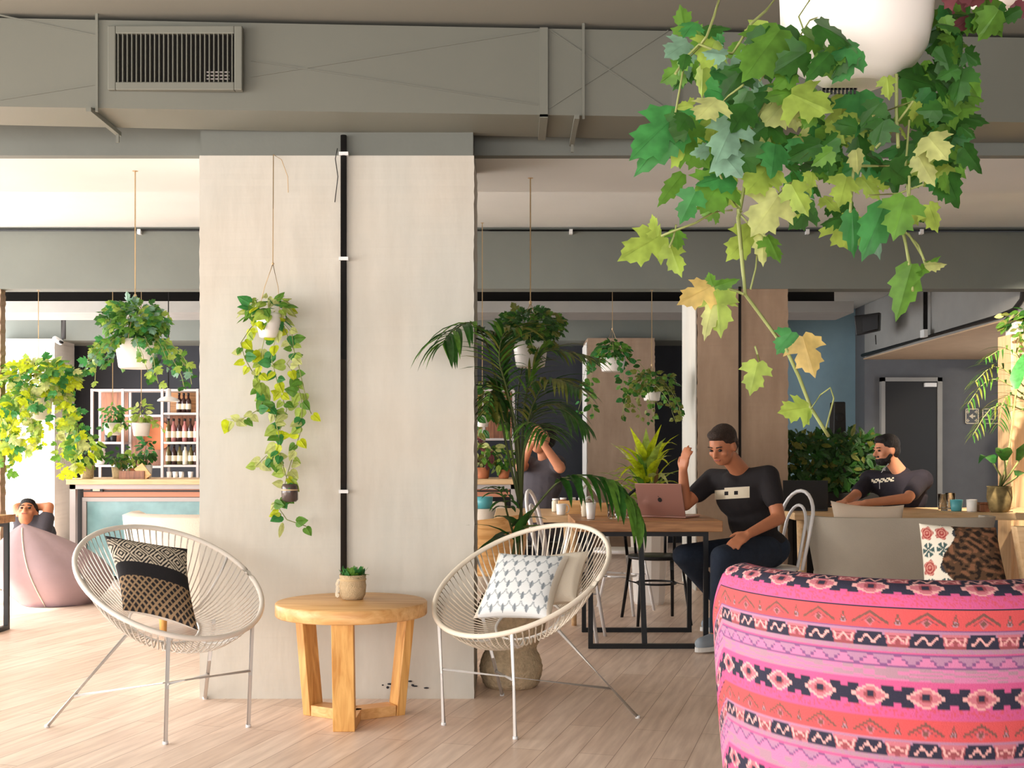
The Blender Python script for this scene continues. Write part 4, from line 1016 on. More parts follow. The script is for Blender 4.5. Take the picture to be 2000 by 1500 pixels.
# ------------------------------------------------------------------ palm in the basket
rr = random.Random(11)
t = thing('kentia_palm', 'tall kentia palm behind the right cord chair, fronds arching before the broad pillar', 'plant', (0, 5.76, .44))
keys = 'KDKOG'; bl, bs_ = MB(), MB()
def frond(pts, L0, wd, n, droop, ks, split=1.0, bias=0, L1=.35, yb=-.25, prof=(.4, .9, 1, .85, .5, .02)):
    """pts: rachis in (px,py,depth); leaflets from 25% on"""
    q = [P(*p) for p in pts]
    # resample smooth (Catmull-Rom)
    sm = []
    for i in range(len(q)-1):
        a, b_, c_, d_ = q[max(0, i-1)], q[i], q[i+1], q[min(len(q)-1, i+2)]
        for s in (0, .25, .5, .75): sm.append(.5*((2*b_)+(-a+c_)*s+(2*a-5*b_+4*c_-d_)*s*s+(-a+3*b_-3*c_+d_)*s**3))
    sm.append(q[-1]); bs_.tube(sm, [.005*(1-i/len(sm))+.0018 for i in range(len(sm))], 6)
    for i in range(n):
        s = lerp(bias, 1, i/(n-1))*(len(sm)-1.001); k = int(s); p = lerp(sm[k], sm[k+1], s-k); tg = (sm[k+1]-sm[k]).normalized()
        u = (i/(n-1)); L = L0*(L1+(1-L1)*math.sin(pi*min(1, u*.8+.15)))*rr.uniform(.85, 1.1)
        sdv = tg.cross(V((0, 0, 1)))
        if sdv.length < .15: sdv = V((0, 1, 0))
        sdv.normalize()
        for sg in (-1, 1):
            d_ = tg*.85+sdv*sg*split+V((rr.uniform(-.1, .1), yb, rr.uniform(-.15, .2)))
            bl.blade(p, d_, L, wd*rr.uniform(.8, 1.15), keys.index(rr.choice(ks)), droop, seg=5, prof=prof)
crown = (1018, 1000, 5.75)
frond([crown, (985, 850, 5.7), (960, 700, 5.6), (925, 632, 5.45), (880, 650, 5.32), (866, 672, 5.28)], .24, .03, 11, 1.5, 'DKG', 1.0, .62)
frond([crown, (1005, 850, 5.75), (985, 740, 5.75), (965, 665, 5.7), (930, 640, 5.6)], .26, .022, 22, .9, 'KDO', .9, .35)
frond([crown, (1020, 850, 5.8), (1030, 760, 5.85), (1060, 690, 5.85), (1110, 690, 5.8), (1160, 700, 5.75)], .24, .018, 24, .8, 'OKG', .9, .35)
frond([crown, (1025, 860, 5.7), (1045, 780, 5.6), (1080, 740, 5.5), (1130, 760, 5.4)], .26, .02, 22, 1.0, 'KOD', .9, .35)
frond([crown, (1010, 850, 5.65), (990, 760, 5.55), (975, 700, 5.45), (985, 650, 5.4), (1015, 640, 5.35)], .26, .02, 22, .9, 'ODG', .9, .35)
frond([crown, (1000, 880, 5.7), (985, 800, 5.7), (965, 760, 5.7), (952, 800, 5.65)], .26, .02, 20, 1.0, 'KOD', .9, .35)
frond([crown, (1022, 880, 5.8), (1040, 810, 5.9), (1085, 790, 5.95), (1140, 830, 6.0)], .27, .02, 22, 1.2, 'KD', .9, .35)
frond([crown, (1015, 880, 5.9), (1010, 800, 6.0), (1020, 720, 6.1), (1040, 700, 6.1)], .28, .02, 20, .9, 'KD', .9, .35)
frond([crown, (1020, 900, 5.6), (1035, 850, 5.5), (1050, 830, 5.4), (1070, 850, 5.3)], .24, .018, 14, 1.2, 'KDG', .9, .4)
# low frond sweeping right with long hanging leaflets
frond([(1015, 1040, 5.7), (1050, 985, 5.6), (1100, 935, 5.5), (1160, 930, 5.4), (1210, 955, 5.3), (1240, 1000, 5.25)], .26, .042, 9, 3.2, 'EDG'.replace('E', 'D'), .25, .35, L1=.75)
frond([(1008, 1060, 5.7), (990, 1000, 5.6), (985, 975, 5.5), (975, 955, 5.45)], .15, .03, 5, 1.5, 'DK', .8, .4)
for a, bb, w_, k in (((1000, 1040), (950, 1048), .05, 'K'), ((1005, 1045), (925, 1058), .05, 'D'), ((1010, 1030), (975, 990), .06, 'D'), ((1012, 1040), (1062, 1010), .06, 'G'), ((1008, 1060), (1030, 985), .06, 'D'), ((1000, 1030), (1050, 990), .05, 'K'), ((1010, 1060), (940, 1000), .03, 'D')):
    p, q = P(*a, 5.66), P(*bb, 5.5); bl.blade(p, q-p, (q-p).length*1.25, w_, keys.index(k), .8)
for dx in (-.03, 0, .03): bs_.tube([(dx, 5.76, .40), (dx*.6+.03, 5.76, .7), P(1018, 1000, 5.75)], .008, 8)
bs_.build('stalks', M['palmstem'], t); bl.build('fronds', fmats(keys), t)

# ------------------------------------------------------------------ lime dracaena
rr = random.Random(13); c = P(1268, 1030, 8.95); c.z = .62
t = thing('potted_dracaena', 'bright lime dracaena with broad arching leaves behind the laptop', 'plant', (c.x, c.y, 0))
MB().lathe([(.11, 0), (.12, .02), (.15, .6), (.155, .62), (.14, .62), (.135, .58)], (c.x, c.y, 0), 12, sm=False).build('pot', M['ceramic'], t)
MB().lathe([(.0005, .59), (.14, .59)], (c.x, c.y, 0), 20, capb=False).build('soil', M['soil'], t)
b = MB(); bs_ = MB()
for k in range(64):
    a = rr.uniform(0, 2*pi); e = rr.uniform(.25, 1.35); h = rr.uniform(.0, .42)
    b.blade(V((c.x-.02+.05*math.cos(a), c.y+.05*math.sin(a), .66+h)), (math.cos(a)*math.cos(e), math.sin(a)*math.cos(e), math.sin(e)), rr.uniform(.28, .42), rr.uniform(.05, .08), rr.choice((0, 0, 1, 2, 3)), rr.uniform(.8, 1.8))
for a, bb, k in (((1258, 900), (1232, 832), 0), ((1266, 900), (1290, 828), 0), ((1262, 905), (1262, 835), 1)):
    p, q = P(*a, 8.9), P(*bb, 8.8); b.blade(p, q-p, (q-p).length, .09, k, .2)
for dx in (-.03, .04): bs_.tube([(c.x+dx, c.y, .58), (c.x+dx*1.4, c.y, 1.05)], .016, 8)
bs_.build('stems', M['stembrown'], t); b.build('foliage', fmats('CLGY'), t)

# ------------------------------------------------------------------ dark planted screen behind the bearded man
t = thing('planter_hedge', 'dark planter box full of bronze-green foliage behind the bearded man', 'planter', (2.95, 10.4, 0))
MB().box((2.5, 10.25, 0), (3.3, 10.65, .82)).build('planter_box', M['black'], t, bevel=.01)
MB().box((2.53, 10.28, .80), (3.27, 10.62, .825)).build('soil', M['soil'], t)
b = MB(); rr = random.Random(17)
for k in range(900):
    p = V((rr.uniform(2.5, 3.3), rr.uniform(10.2, 10.65), rr.uniform(.82, 1.36)))
    b.leaf(p, V((rr.uniform(-1, 1), rr.uniform(-1, .2), rr.uniform(-.8, 1))), V((rr.uniform(-.6, .6), -1, rr.uniform(-.2, .8))), rr.uniform(.05, .11), rr.choice(('oval', 'ivy')), rr.choice((0, 1, 1, 2, 3, 3)), .7)
b.build('foliage', fmats('OKKD'), t)

# ------------------------------------------------------------------ timber screen at right with trailing plant and table plant
t = thing('timber_panel', 'tall warm lit plywood screen at the right edge', 'panel', (4.4, 9.1, 0))
x0 = 3.90
MB().box((x0, 9.0, 0), (5.3, 9.25, 2.10)).build('board', M['sunwood'], t, bevel=.004)
for k in range(5): MB().box((x0+.02+k*.28, 8.985, .02), (x0+.27+k*.28, 8.999, 2.08)).build('front_slat', M['sunwood'], t)
t = thing('trailing_plant', 'small plants trailing over the top of the plywood screen at the right edge', 'plant', (4.2, 9.1, 2.1))
MB().box((3.95, 9.03, 2.102), (5.2, 9.22, 2.2)).build('trough', M['ceramic'], t)
b = MB(); bs_ = MB(); rr = random.Random(23)
spray(b, V((4.35, 9.08, 2.22)), (.5, .13, .12), 260, 'oval', .07, 'DGOY', rr)
for k in range(9): trail(bs_, b, (3.92+k*.06, 8.97, 2.17), (-.3, -.6, .2), rr.uniform(.2, .5), 9, 'oval', .05, 'DGOY', rr, wig=.2)
bs_.build('stems', M['stem'], t); b.build('foliage', fmats('DGOY'), t)
# broad leaf pot on long table
c = P(1952, 1004, 8.05); c.z = .757
t = thing('potted_palm', 'potted plant with broad drooping leaves on the long table at the right edge', 'plant', tuple(c))
MB().lathe([(.055, 0), (.07, .02), (.085, .1), (.08, .17), (.085, .18), (.07, .18)], c, 20).build('pot', mat('mossy_pot', S(122, 104, 66), .9, var=.3, scale=30), t)
MB().lathe([(.0005, .165), (.075, .165)], c, 20, capb=False).build('soil', M['soil'], t)
b = MB(); bs_ = MB(); rr = random.Random(29)
def bl2(pts, L, w_, k):
    q = [P(*p) for p in pts]; bs_.tube([c+V((0, 0, .16))]+q, .006, 6); b.blade(q[-1], q[-1]-q[-2], L, w_, k, 1.5)
bl2([(1955, 930, 8.0), (1940, 905, 7.9)], .28, .10, 0); bl2([(1965, 930, 8.0), (1962, 900, 7.9)], .3, .11, 1)
bl2([(1970, 930, 8.0), (1990, 900, 7.9)], .42, .12, 1); bl2([(1975, 940, 7.9), (1988, 930, 7.8)], .3, .11, 0)
bl2([(1968, 900, 8.0), (1985, 760, 8.1)], .35, .10, 0)
bs_.build('stems', M['stem'], t); b.build('foliage', fmats('ED'), t)
# fine palm at the right edge
t = thing('slender_palm', 'fine-leaved palm whose thin fronds reach in from the right edge', 'plant', (4.15, 8.4, .755))
cb = V((3.98, 8.4, .757))
MB().lathe([(.07, 0), (.09, .02), (.10, .18), (.105, .2), (.09, .2)], cb, 20).build('pot', M['terracotta'], t)
MB().lathe([(.0005, .18), (.095, .18)], cb, 20, capb=False).build('soil', M['soil'], t)
bl, bs_ = MB(), MB(); keys = 'DGO'
for tip, mid_ in (((1905, 745), (1960, 720)), ((1890, 790), (1950, 740)), ((1925, 700), (1985, 690)), ((1950, 830), (1975, 770)), ((1900, 850), (1955, 790)), ((2040, 700), (2010, 730))):
    frond([(1000+cb.x/cb.y*F+0, 970, cb.y), (1000+cb.x/cb.y*F+8, 850, 8.35), (*mid_, 8.3), (*tip, 8.2)], .2, .014, 13, 1.0, 'DGO', .8, .5)
bs_.build('stalks', M['stem'], t); bl.build('fronds', fmats(keys), t)
# ================================================================== people
def person(name, label, J, skin, top, legs=None, hair='hair', beard=False, bulk=0, sleeve=.55, shoes=True, hairlong=0, extra=None, voxel=.0075):
    """J: joints. One continuous skin surface; clothes, hair and shoes are children."""
    t = thing(name, label, 'person', tuple(J['pelvis']))
    hc, hf = J['head'], J['face'].normalized(); hr = hf.cross(J.get('hup', V((0, 0, 1)))).normalized(); hu = hr.cross(hf).normalized()
    hm = Matrix((hr, hf, hu)).transposed(); H = lambda x, y, z: hc+hr*x+hf*y+hu*z
    tf = J['front'].normalized(); tu = (J['chest']-J['pelvis']).normalized(); tr = tf.cross(tu).normalized(); tf = tu.cross(tr).normalized()
    tm = Matrix((tr, tf, tu)).transposed()
    b = MB()
    def torso(q, g, trunk=1):
        q.ell(J['pelvis'], (.155+g, .115+g, .11+g), rot=tm); q.ell(lerp(J['pelvis'], J['chest'], .5), (.14+g, .108+g, .17+g), rot=tm)
        q.ell(J['chest'], (.165+g, .115+g, .15+g), rot=tm)
        for s in 'LR': q.cap(J['chest']+tu*.06, .095+g, J['sh'+s], .056+g)
        q.cap(J['chest']+tu*.1, .09+g*.6, lerp(J['chest'], J['neck'], .75), .062+g*.5)
    torso(b, -.004)
    b.cap(J['neck']-tu*.04, .058, hc-hu*.05-hf*.015, .052)
    b.ell(H(0, -.012, .022), (.074, .096, .098), rot=hm); b.ell(H(0, .02, -.045), (.058, .068, .066), rot=hm)
    b.ell(H(0, .042, -.078), (.032, .036, .026), rot=hm)
    b.cap(H(0, .082, .012), .009, H(0, .106, -.022), .0135); b.cap(H(-.012, .09, -.026), .009, H(.012, .09, -.026), .009)
    b.cap(H(-.03, .078, .026), .011, H(.03, .078, .026), .011)
    b.cap(H(-.014, .082, -.052), .008, H(.014, .082, -.052), .008)
    for s in (-1, 1):
        b.ell(H(s*.077, -.008, -.004), (.011, .022, .033), rot=hm); b.ell(H(s*.04, .058, -.02), (.022, .022, .02), rot=hm)
    for s, sg in (('L', -1), ('R', 1)):
        b.cap(J['sh'+s], .052, J['el'+s], .041); b.cap(J['el'+s], .042, J['wr'+s], .028)
        hand(b, J['wr'+s], J['hd'+s].normalized(), J['hn'+s].normalized(), J.get('curl'+s, .5), sg)
        if legs: b.cap(J['hp'+s], .085, J['kn'+s], .056); b.cap(J['kn'+s], .055, J['an'+s], .036); b.cap(J['an'+s], .036, J['to'+s], .026)
    fuse('body', b, skin, t, voxel, 4)
    q = MB(); torso(q, .014+bulk)
    for s in 'LR':
        e = lerp(J['sh'+s], J['el'+s], sleeve); q.cap(J['sh'+s], .068, e, .064, flat=False) if False else q.cap(J['sh'+s], .069, e, .063)
    fuse('t_shirt', q, top, t, .010, 3)
    if legs:
        q = MB(); q.ell(J['pelvis']-tu*.02, (.178, .14, .12), rot=tm)
        for s in 'LR': q.cap(J['pelvis']+(J['hp'+s]-J['pelvis'])*.9, .105, J['kn'+s], .07); q.cap(J['kn'+s], .069, lerp(J['kn'+s], J['an'+s], .95), .05)
        fuse('jeans', q, legs, t, .011, 4)
        if shoes:
            for s in 'LR':
                a, o = J['an'+s], J['to'+s]; d = (o-a); dl = V((d.x, d.y, 0)).normalized(); gz = min(o.z, a.z)-.03
                hl = V((a.x, a.y, 0))-dl*.05; q = MB(); q.cap(a+V((0, 0, -.005)), .05, V((hl.x, hl.y, gz+.045)), .042)
                q.cap(V((a.x, a.y, gz+.05)), .05, V((a.x, a.y, gz+.04))+dl*.15, .038)
                sh_ = fuse('shoe', q, M['shoe'], t, .008, 3)
                z = MB(); pts = []
                for k in range(24):
                    an = 2*pi*k/24; r_ = V((a.x, a.y, 0))+dl*(.05+.145*math.cos(an))+dl.cross(V((0, 0, 1)))*(.05*math.sin(an)); pts.append(r_)
                z.add([p+V((0, 0, gz-.004)) for p in pts]+[p+V((0, 0, gz+.022)) for p in pts], [tuple(range(24))[::-1], tuple(range(24, 48))]+[(k, (k+1) % 24, 24+(k+1) % 24, 24+k) for k in range(24)])
                z.build('sole', M['sole'], sh_)
    q = MB(); q.ell(H(0, -.026, .046), (.083, .098, .086), rot=hm); q.ell(H(0, -.055, .0), (.076, .062, .075), rot=hm); q.ell(H(0, .03, .09), (.062, .052, .034), rot=hm)
    q.cap(H(-.074, -.01, .03), .013, H(.074, -.01, .03), .013)
    fuse('hair', q, M[hair], t, .007, 2)
    if beard:
        q = MB(); q.ell(H(0, .03, -.072), (.058, .064, .044), rot=hm); q.cap(H(-.062, .0, -.03), .013, H(-.05, .03, -.07), .02); q.cap(H(.062, .0, -.03), .013, H(.05, .03, -.07), .02)
        q.cap(H(-.022, .086, -.038), .007, H(.022, .086, -.038), .007)
        fuse('beard', q, M[hair], t, .006, 2)
    for s in (-1, 1):
        e = MB().ell(H(s*.03, .080, .008), (.013, .009, .008), 10, 8, rot=hm).build('eye', M['eye'], t)
        MB().cap(H(s*.016, .090, .030), .004, H(s*.046, .080, .031), .0035, 8).build('eyebrow', M[hair], t)
    if not beard: MB().cap(H(-.018, .089, -.052), .0045, H(.018, .089, -.052), .0045, 8).build('lips', M['lip'], t)
    return t, H, tm
def hand(b, w, d, n, curl, sg):
    """w wrist, d towards the fingers, n back of the hand"""
    x = d.cross(n).normalized()*sg; n = x.cross(d).normalized()*sg; n = n if n.dot(n) else n
    nn = n if n.dot(d.cross(x)) != 0 else n
    if sg < 0: pass
    L = (.072, .080, .074, .060)
    for i, off in enumerate((-.030, -.010, .010, .029)):
        k = w+d*(.078-.006*abs(i-1.2))+x*off; b.cap(w+x*off*.5+d*.01, .016, k, .0125)
        p = k; dd = (d+x*off*3.2).normalized()
        for s in (.5, .3, .28):
            dd = (dd-N_(n)*curl*(.55 if s != .5 else .35)).normalized(); p2 = p+dd*L[i]*s; b.cap(p, .0092, p2, .0082, 10); p = p2
    tb = w+d*.02-x*.028; t1 = tb+(d*.6-x*.75-N_(n)*.25).normalized()*.042; t2 = t1+(d*.9-x*.25-N_(n)*.35).normalized()*.034
    b.cap(tb, .014, t1, .0115, 10); b.cap(t1, .0108, t2, .009, 10)
def N_(n): return n

# man with the laptop
J = dict(head=P(1411, 872, 6.92), face=V((-.62, -.70, -.42)), neck=P(1447, 915, 7.04), chest=P(1452, 968, 7.08), pelvis=P(1488, 1070, 7.16), front=V((-.55, -.83, 0)),
         shL=P(1500, 930, 6.95), shR=P(1392, 936, 7.22), elL=P(1521, 1012, 6.86), wrL=P(1462, 1043, 6.74), hdL=P(1425, 1066, 6.66)-P(1462, 1043, 6.74), hnL=V((-.2, -.7, .7)), curlL=.5,
         elR=P(1338, 985, 7.12), wrR=P(1334, 920, 7.08), hdR=V((.12, -.1, 1)), hnR=V((-.75, -.5, 0)), curlR=.5,
         hpL=P(1495, 1078, 7.05), hpR=P(1462, 1078, 7.22), knL=P(1410, 1088, 6.68), knR=P(1335, 1085, 7.0), anL=P(1402, 1222, 6.80), anR=P(1424, 1205, 7.42), toL=P(1368, 1250, 6.70), toR=P(1390, 1228, 7.40))
J['anL'].z = .09; J['toL'].z = .045; J['anR'].z = .15; J['toR'].z = .06
t1, H1, _ = person('person', 'seated man in a black T-shirt and dark jeans leaning over the laptop, one hand raised', J, M['skin'], M['tee'], M['jeans'], 'hair')
# chest print
f_ = J['front'].normalized(); f_ = V((f_.x, f_.y, -.12)).normalized(); r_ = V((-f_.y, f_.x, 0)).normalized()*-1
c = P(1427, 967, 6.9)
b = MB(); nn = 10
def shirt_pt(px, py):   # drop the print on to the shirt front by ray from the chest outwards
    return P(px, py, 7.0)
t1s = [o for o in t1.children if o.name.startswith('t_shirt')][0]
def on_surface(o, px, py, lift=.004):
    org = V((0, 0, CH)); d = (P(px, py, 6)-org).normalized(); off = ROOT[o.parent]
    ok, loc, nor, _ = o.ray_cast(org-off, d)
    return (loc+off-d*lift) if ok else P(px, py, 7)
gw, gh = 18, 6
vs = [on_surface(t1s, 1396+68*i/gw, 976-22*j/gh-4*i/gw) for j in range(gh+1) for i in range(gw+1)]
cells = [(j*(gw+1)+i, j*(gw+1)+i+1, (j+1)*(gw+1)+i+1, (j+1)*(gw+1)+i) for j in range(gh) for i in range(gw) if not (j in (2, 3) and i in (5, 6, 10, 11)) and not (j == 5 and i < 5)]
b.add(vs, cells, 0, True); b.build('chest_print', M['label'], t1)

# bearded man at the long table
J = dict(head=P(1730, 880, 8.95), face=V((-1, -.30, -.12)), neck=P(1762, 918, 9.0), chest=P(1764, 968, 9.0), pelvis=P(1768, 1080, 9.05), front=V((-.8, -.6, 0)),
         shL=P(1800, 938, 8.86), shR=P(1700, 938, 9.20), elL=P(1772, 972, 8.62), wrL=P(1690, 981, 8.50), hdL=V((-1, -.1, -.1)), hnL=V((0, -.3, 1)), curlL=.25,
         elR=P(1668, 968, 8.98), wrR=P(1650, 983, 8.68), hdR=V((-.6, -.6, -.1)), hnR=V((0, -.3, 1)), curlR=.25,
         hpL=P(1775, 1085, 9.0), hpR=P(1750, 1085, 9.15), knL=P(1690, 1085, 8.95), knR=P(1680, 1085, 9.15), anL=P(1700, 1165, 9.0), anR=P(1690, 1160, 9.2), toL=P(1670, 1170, 9.0), toR=P(1660, 1165, 9.2))
for k in ('anL', 'anR'): J[k].z = .09
for k in ('toL', 'toR'): J[k].z = .045
for k in ('wrL', 'wrR'): J[k].z = .80
J['elL'].z = .83; J['elR'].z = .83
t2, H2, _ = person('person', 'bearded dark-haired man in a dark T-shirt leaning his forearms on the long table', J, M['skinlight'], M['navytee'], M['jeans'], 'hairblack', beard=True, sleeve=.7, bulk=.018)
t2s = [o for o in t2.children if o.name.startswith('t_shirt')][0]
b = MB()
vs = [on_surface(t2s, 1702+44*i/12, 944-8*j/3-4*i/12) for j in range(4) for i in range(13)]
b.add(vs, [(j*13+i, j*13+i+1, (j+1)*13+i+1, (j+1)*13+i) for j in range(3) for i in range(12) if (i+j) % 3], 0, True); b.build('chest_print', M['label'], t2)
b = MB(); b.tube([H2(-.06, .03, -.10), on_surface(t2s, 1722, 922), on_surface(t2s, 1718, 940), on_surface(t2s, 1718, 955)], .003, 6); b.build('earphone_cord', M['plastic'], t2)

# person in grey behind the palm, arms raised to the face
J = dict(head=P(1058, 858, 8.9), face=V((-.9, -.5, .0)), neck=P(1066, 895, 8.95), chest=P(1058, 945, 8.95), pelvis=P(1055, 1030, 8.95), front=V((-.6, -.8, 0)),
         shL=P(1088, 905, 8.82), shR=P(1030, 905, 9.1), elL=P(1093, 912, 8.55), wrL=P(1062, 868, 8.55), hdL=V((-.35, -.1, .9)), hnL=V((.4, -.9, .1)), curlL=.6,
         elR=P(1018, 912, 8.75), wrR=P(1036, 870, 8.7), hdR=V((.2, -.1, .95)), hnR=V((-.5, -.8, .1)), curlR=.6)
J['elL'] = P(1094, 914, 8.6); J['elR'] = P(1016, 913, 8.8)
person('person', 'dark-haired person in a grey top behind the palm, both hands raised to the face', J, M['skinlight'], M['greytee'], None, 'hairblack', sleeve=.45)
st = thing('bar_stool', 'dark stool under the person in grey behind the palm', 'stool', (P(1055, 1030, 8.95).x, 8.95, 0))
c = V((P(1055, 1030, 8.95).x, 8.95, 0))
zt = P(1055, 1030, 8.95).z-.115
MB().lathe([(.001, zt-.04), (.17, zt-.04), (.18, zt-.02), (.17, zt), (.001, zt)], c, 24).build('seat', M['blackmetal'], st)
for a in (.8, 2.4, 3.9, 5.5): MB().cap(c+V((.12*math.cos(a), .12*math.sin(a), zt-.04)), .013, c+V((.19*math.cos(a), .19*math.sin(a), .0)), .012, flat=True).build('leg', M['blackmetal'], st)

# person resting on the bean bag at far left
hd = P(53, 1004, 9.5)
J = dict(head=hd, face=V((.15, -.75, .55)), hup=V((-.1, .6, .8)), neck=hd+V((.02, .06, -.12)), chest=P(66, 1046, 9.55), pelvis=P(78, 1127, 9.62), front=V((.1, -.7, .7)),
         shL=P(86, 1034, 9.5), shR=P(46, 1036, 9.5), elL=P(96, 990, 9.55), wrL=P(66, 990, 9.63), hdL=V((-1, .1, -.1)), hnL=V((0, .3, .9)), curlL=.4,
         elR=P(34, 992, 9.55), wrR=P(50, 985, 9.63), hdR=V((1, .1, 0)), hnR=V((0, .3, .9)), curlR=.4)
person('person', 'person in a grey shirt behind the mauve bean bag, hands behind the head', J, M['skin'], M['greytee'], None, 'hairblack', sleeve=.5, voxel=.009)
bb = thing('bean_bag', 'large mauve bean bag on the floor at the left edge', 'bean bag', (P(90, 1180, 8.9).x, 9.0, 0))
q = MB(); c = V((P(116, 1180, 9).x, 8.95, 0)); n_, k_ = 40, 18
def bp(i, j):
    a = 2*pi*i/(n_-1); t = j/(k_-1); r = .47*(math.sin(pi*min(1, .12+t*.9))**.6)*(1-.45*t**2.2)
    lean = V((-.30*t**1.6, .08*t, 0)); w_ = 1+.03*math.sin(5*a+3*t)+.02*math.sin(9*a)
    return c+V((r*w_*1.0*math.cos(a), r*w_*.8*math.sin(a), .62*t**.9+.0))+lean
grid('cover', n_, k_, bp, lambda i, j: (1, 1, 1), bb, m=M['beanbag'])
q.tube([bp(29, j)+V((0, -.004, 0)) for j in range(k_-1)], .005, 5); q.build('seam', M['label'], bb)
q = MB(); q.lathe([(.0001, .001), (.2, .001), (.25, .006)], c, 30); q.build('base', M['beanbag'], bb)

# ================================================================== things on tables
def laptop(label, c, rz, mt, hinge=1.85, cat='laptop', logo=None):
    t = thing('laptop', label, cat, tuple(c), rz); ROOT[t] = V((0, 0, 0))
    MB().box((-.155, -.11, 0), (.155, .11, .012)).build('keyboard_base', mt, t, bevel=.003)
    d = V((0, math.cos(hinge), math.sin(hinge)))*-1; d = V((0, -math.cos(hinge), math.sin(hinge)))
    a = V((0, .11, .014)); n = V((0, math.sin(hinge), math.cos(hinge)))
    x = V((.155, 0, 0)); q = MB(); p = []
    for s in (0, .006):
        p += [a-x+n*s, a+x+n*s, a+x+d*.21+n*s, a-x+d*.21+n*s]
    q.hexa(p); ld = q.build('screen_lid', mt, t, bevel=.002)
    s = MB(); s.add([a-x*.94+d*.012-n*.001, a+x*.94+d*.012-n*.001, a+x*.94+d*.2-n*.001, a-x*.94+d*.2-n*.001], [(0, 1, 2, 3)]); s.build('screen', M['black'], ld)
    g = MB(); o = a+d*.105+n*.0075
    if logo:
        e1, e2 = V((1, 0, 0)), d
        pts = [o+e1*(.014*math.cos(k*pi/8))+e2*(.015*math.sin(k*pi/8)) for k in range(16)]
        g.add(pts, [tuple(range(16))]); g.add([o+e2*.018, o+e2*.019+e1*.009, o+e2*.027+e1*.01], [(0, 1, 2)]); g.build('lid_emblem', M['black'], ld)
    return t
# laptop of the seated man: lid back towards lower left
laptop('open rose coloured laptop on the dark framed table', V((.99, 7.22, .767)), math.radians(148), M['rose'], 1.9, logo=1)
laptop('open black laptop on the long table by the bearded man', V((2.12, 8.32, .757)), math.radians(165), M['black'], 1.8)
def cup(name, label, cat, c, r, h, m, group=None, handle=False, taper=.85):
    t = thing(name, label, cat, tuple(c), 0, group)
    MB().lathe([(r*taper*.9, 0), (r*taper, .004), (r, h), (r*.9, h), (r*.8*taper, .01), (.0005, .01)], c, 20).build('bowl', m, t)
    if handle:
        k = [V((c.x+r*.9+.022*math.sin(a), c.y, c.z+h*.55-.03*math.cos(a))) for a in [pi*i/8 for i in range(9)]]
        MB().tube(k, .0045, 6).build('handle', m, t)
    return t
TZ = .7665
def onT(px, d, z=TZ): v = P(px, 1000, d); v.z = z; return v
cup('cup', 'white paper cup nearest the left end of the dark framed table', 'cup', onT(1154, 6.95), .032, .10, M['ceramic'], taper=.75)
cup('cup', 'white paper cup standing behind the first, near the crates', 'cup', onT(1143, 7.25), .03, .10, M['label'], taper=.75)
cup('glass', 'clear glass beside the white cup on the dark framed table', 'glass', onT(1196, 7.0), .03, .09, M['glass'], taper=.9)
cup('glass', 'clear glass nearer the laptop on the dark framed table', 'glass', onT(1222, 7.1), .03, .10, M['glass'], taper=.9)
def jarv(name, label, cat, c, prof, m, lid=None):
    t = thing(name, label, cat, tuple(c)); MB().lathe(prof, c, 20, capt=True).build('body', m, t)
    if lid: r, z0, z1 = lid; MB().lathe([(r, z0), (r, z1)], c, 16, capt=True).build('lid', M['white'], t)
    return t
jarv('bottle', 'slim clear bottle with a white cap on the dark framed table', 'bottle', onT(1212, 7.3), [(.026, 0), (.028, .01), (.028, .11), (.012, .15), (.012, .18)], M['glass'], (.014, .181, .20))
def crate(label, c, w_, d_, h_, m):
    t = thing('wooden_crate', label, 'crate', tuple(c)); x, y, z = c
    MB().box((x-w_/2, y-d_/2, z), (x+w_/2, y+d_/2, z+.01)).build('base', m, t)
    for a, bb_ in (((x-w_/2, y-d_/2), (x+w_/2, y-d_/2+.01)), ((x-w_/2, y+d_/2-.01), (x+w_/2, y+d_/2)), ((x-w_/2, y-d_/2+.01), (x-w_/2+.01, y+d_/2-.01)), ((x+w_/2-.01, y-d_/2+.01), (x+w_/2, y+d_/2-.01))):
        MB().box((*a, z+.011), (*bb_, z+h_)).build('side_board', m, t)
    return t
crate('wooden caddy on the pale table left of the white cups', onT(1112, 8.0, .747), .15, .12, .09, M['pinetop'])
crate('wooden caddy on the dark framed table between cup and glass', onT(1178, 7.4), .14, .12, .08, M['pinetop'])
ORD = ('leftmost', 'second from left', 'third from left', 'fourth from left', 'fifth from left', 'rightmost')
for k, (px, d) in enumerate(((1085, 8.3), (1100, 8.45), (1118, 8.5), (1136, 8.4))):
    t = jarv('condiment_jar', 'small jar, '+(ORD[:3]+ORD[-1:])[k]+' of the four on the far half of the pale table', 'jar', onT(px, d, .747), [(.025, 0), (.027, .005), (.027, .07), (.022, .08)], (M['label'], M['terracotta'])[k % 2], (.024, .081, .095)); t['group'] = 'jars on the pale table'
cup('cup', 'white handled cup on the pale table left of the caddy', 'cup', onT(1096, 7.85, .747), .035, .075, M['ceramic'], handle=True)
# flowers in vase
t = thing('flower_vase', 'little glass vase of pink flowers behind the cups', 'vase', tuple(onT(1208, 7.52)))
c = onT(1208, 7.52); MB().lathe([(.02, 0), (.026, .02), (.016, .08), (.02, .1)], c, 16).build('body', M['glass'], t)
b = MB(); g = MB(); rr = random.Random(3)
for k in range(16):
    a = rr.uniform(0, 6.28); e = c+V((.07*math.cos(a)*rr.random(), .05*math.sin(a), rr.uniform(.15, .24))); g.tube([c+V((0, 0, .02)), e], .0015, 4)
    for m_ in range(5): b.leaf(e, (math.cos(m_*1.26), math.sin(m_*1.26), .3), (0, 0, 1), .02, 'oval', rr.randrange(2), 1.2)
g.build('stems', M['stem'], t); b.build('petals', [mat('pink_petal', S(214, 120, 104), .7), M['label']], t)
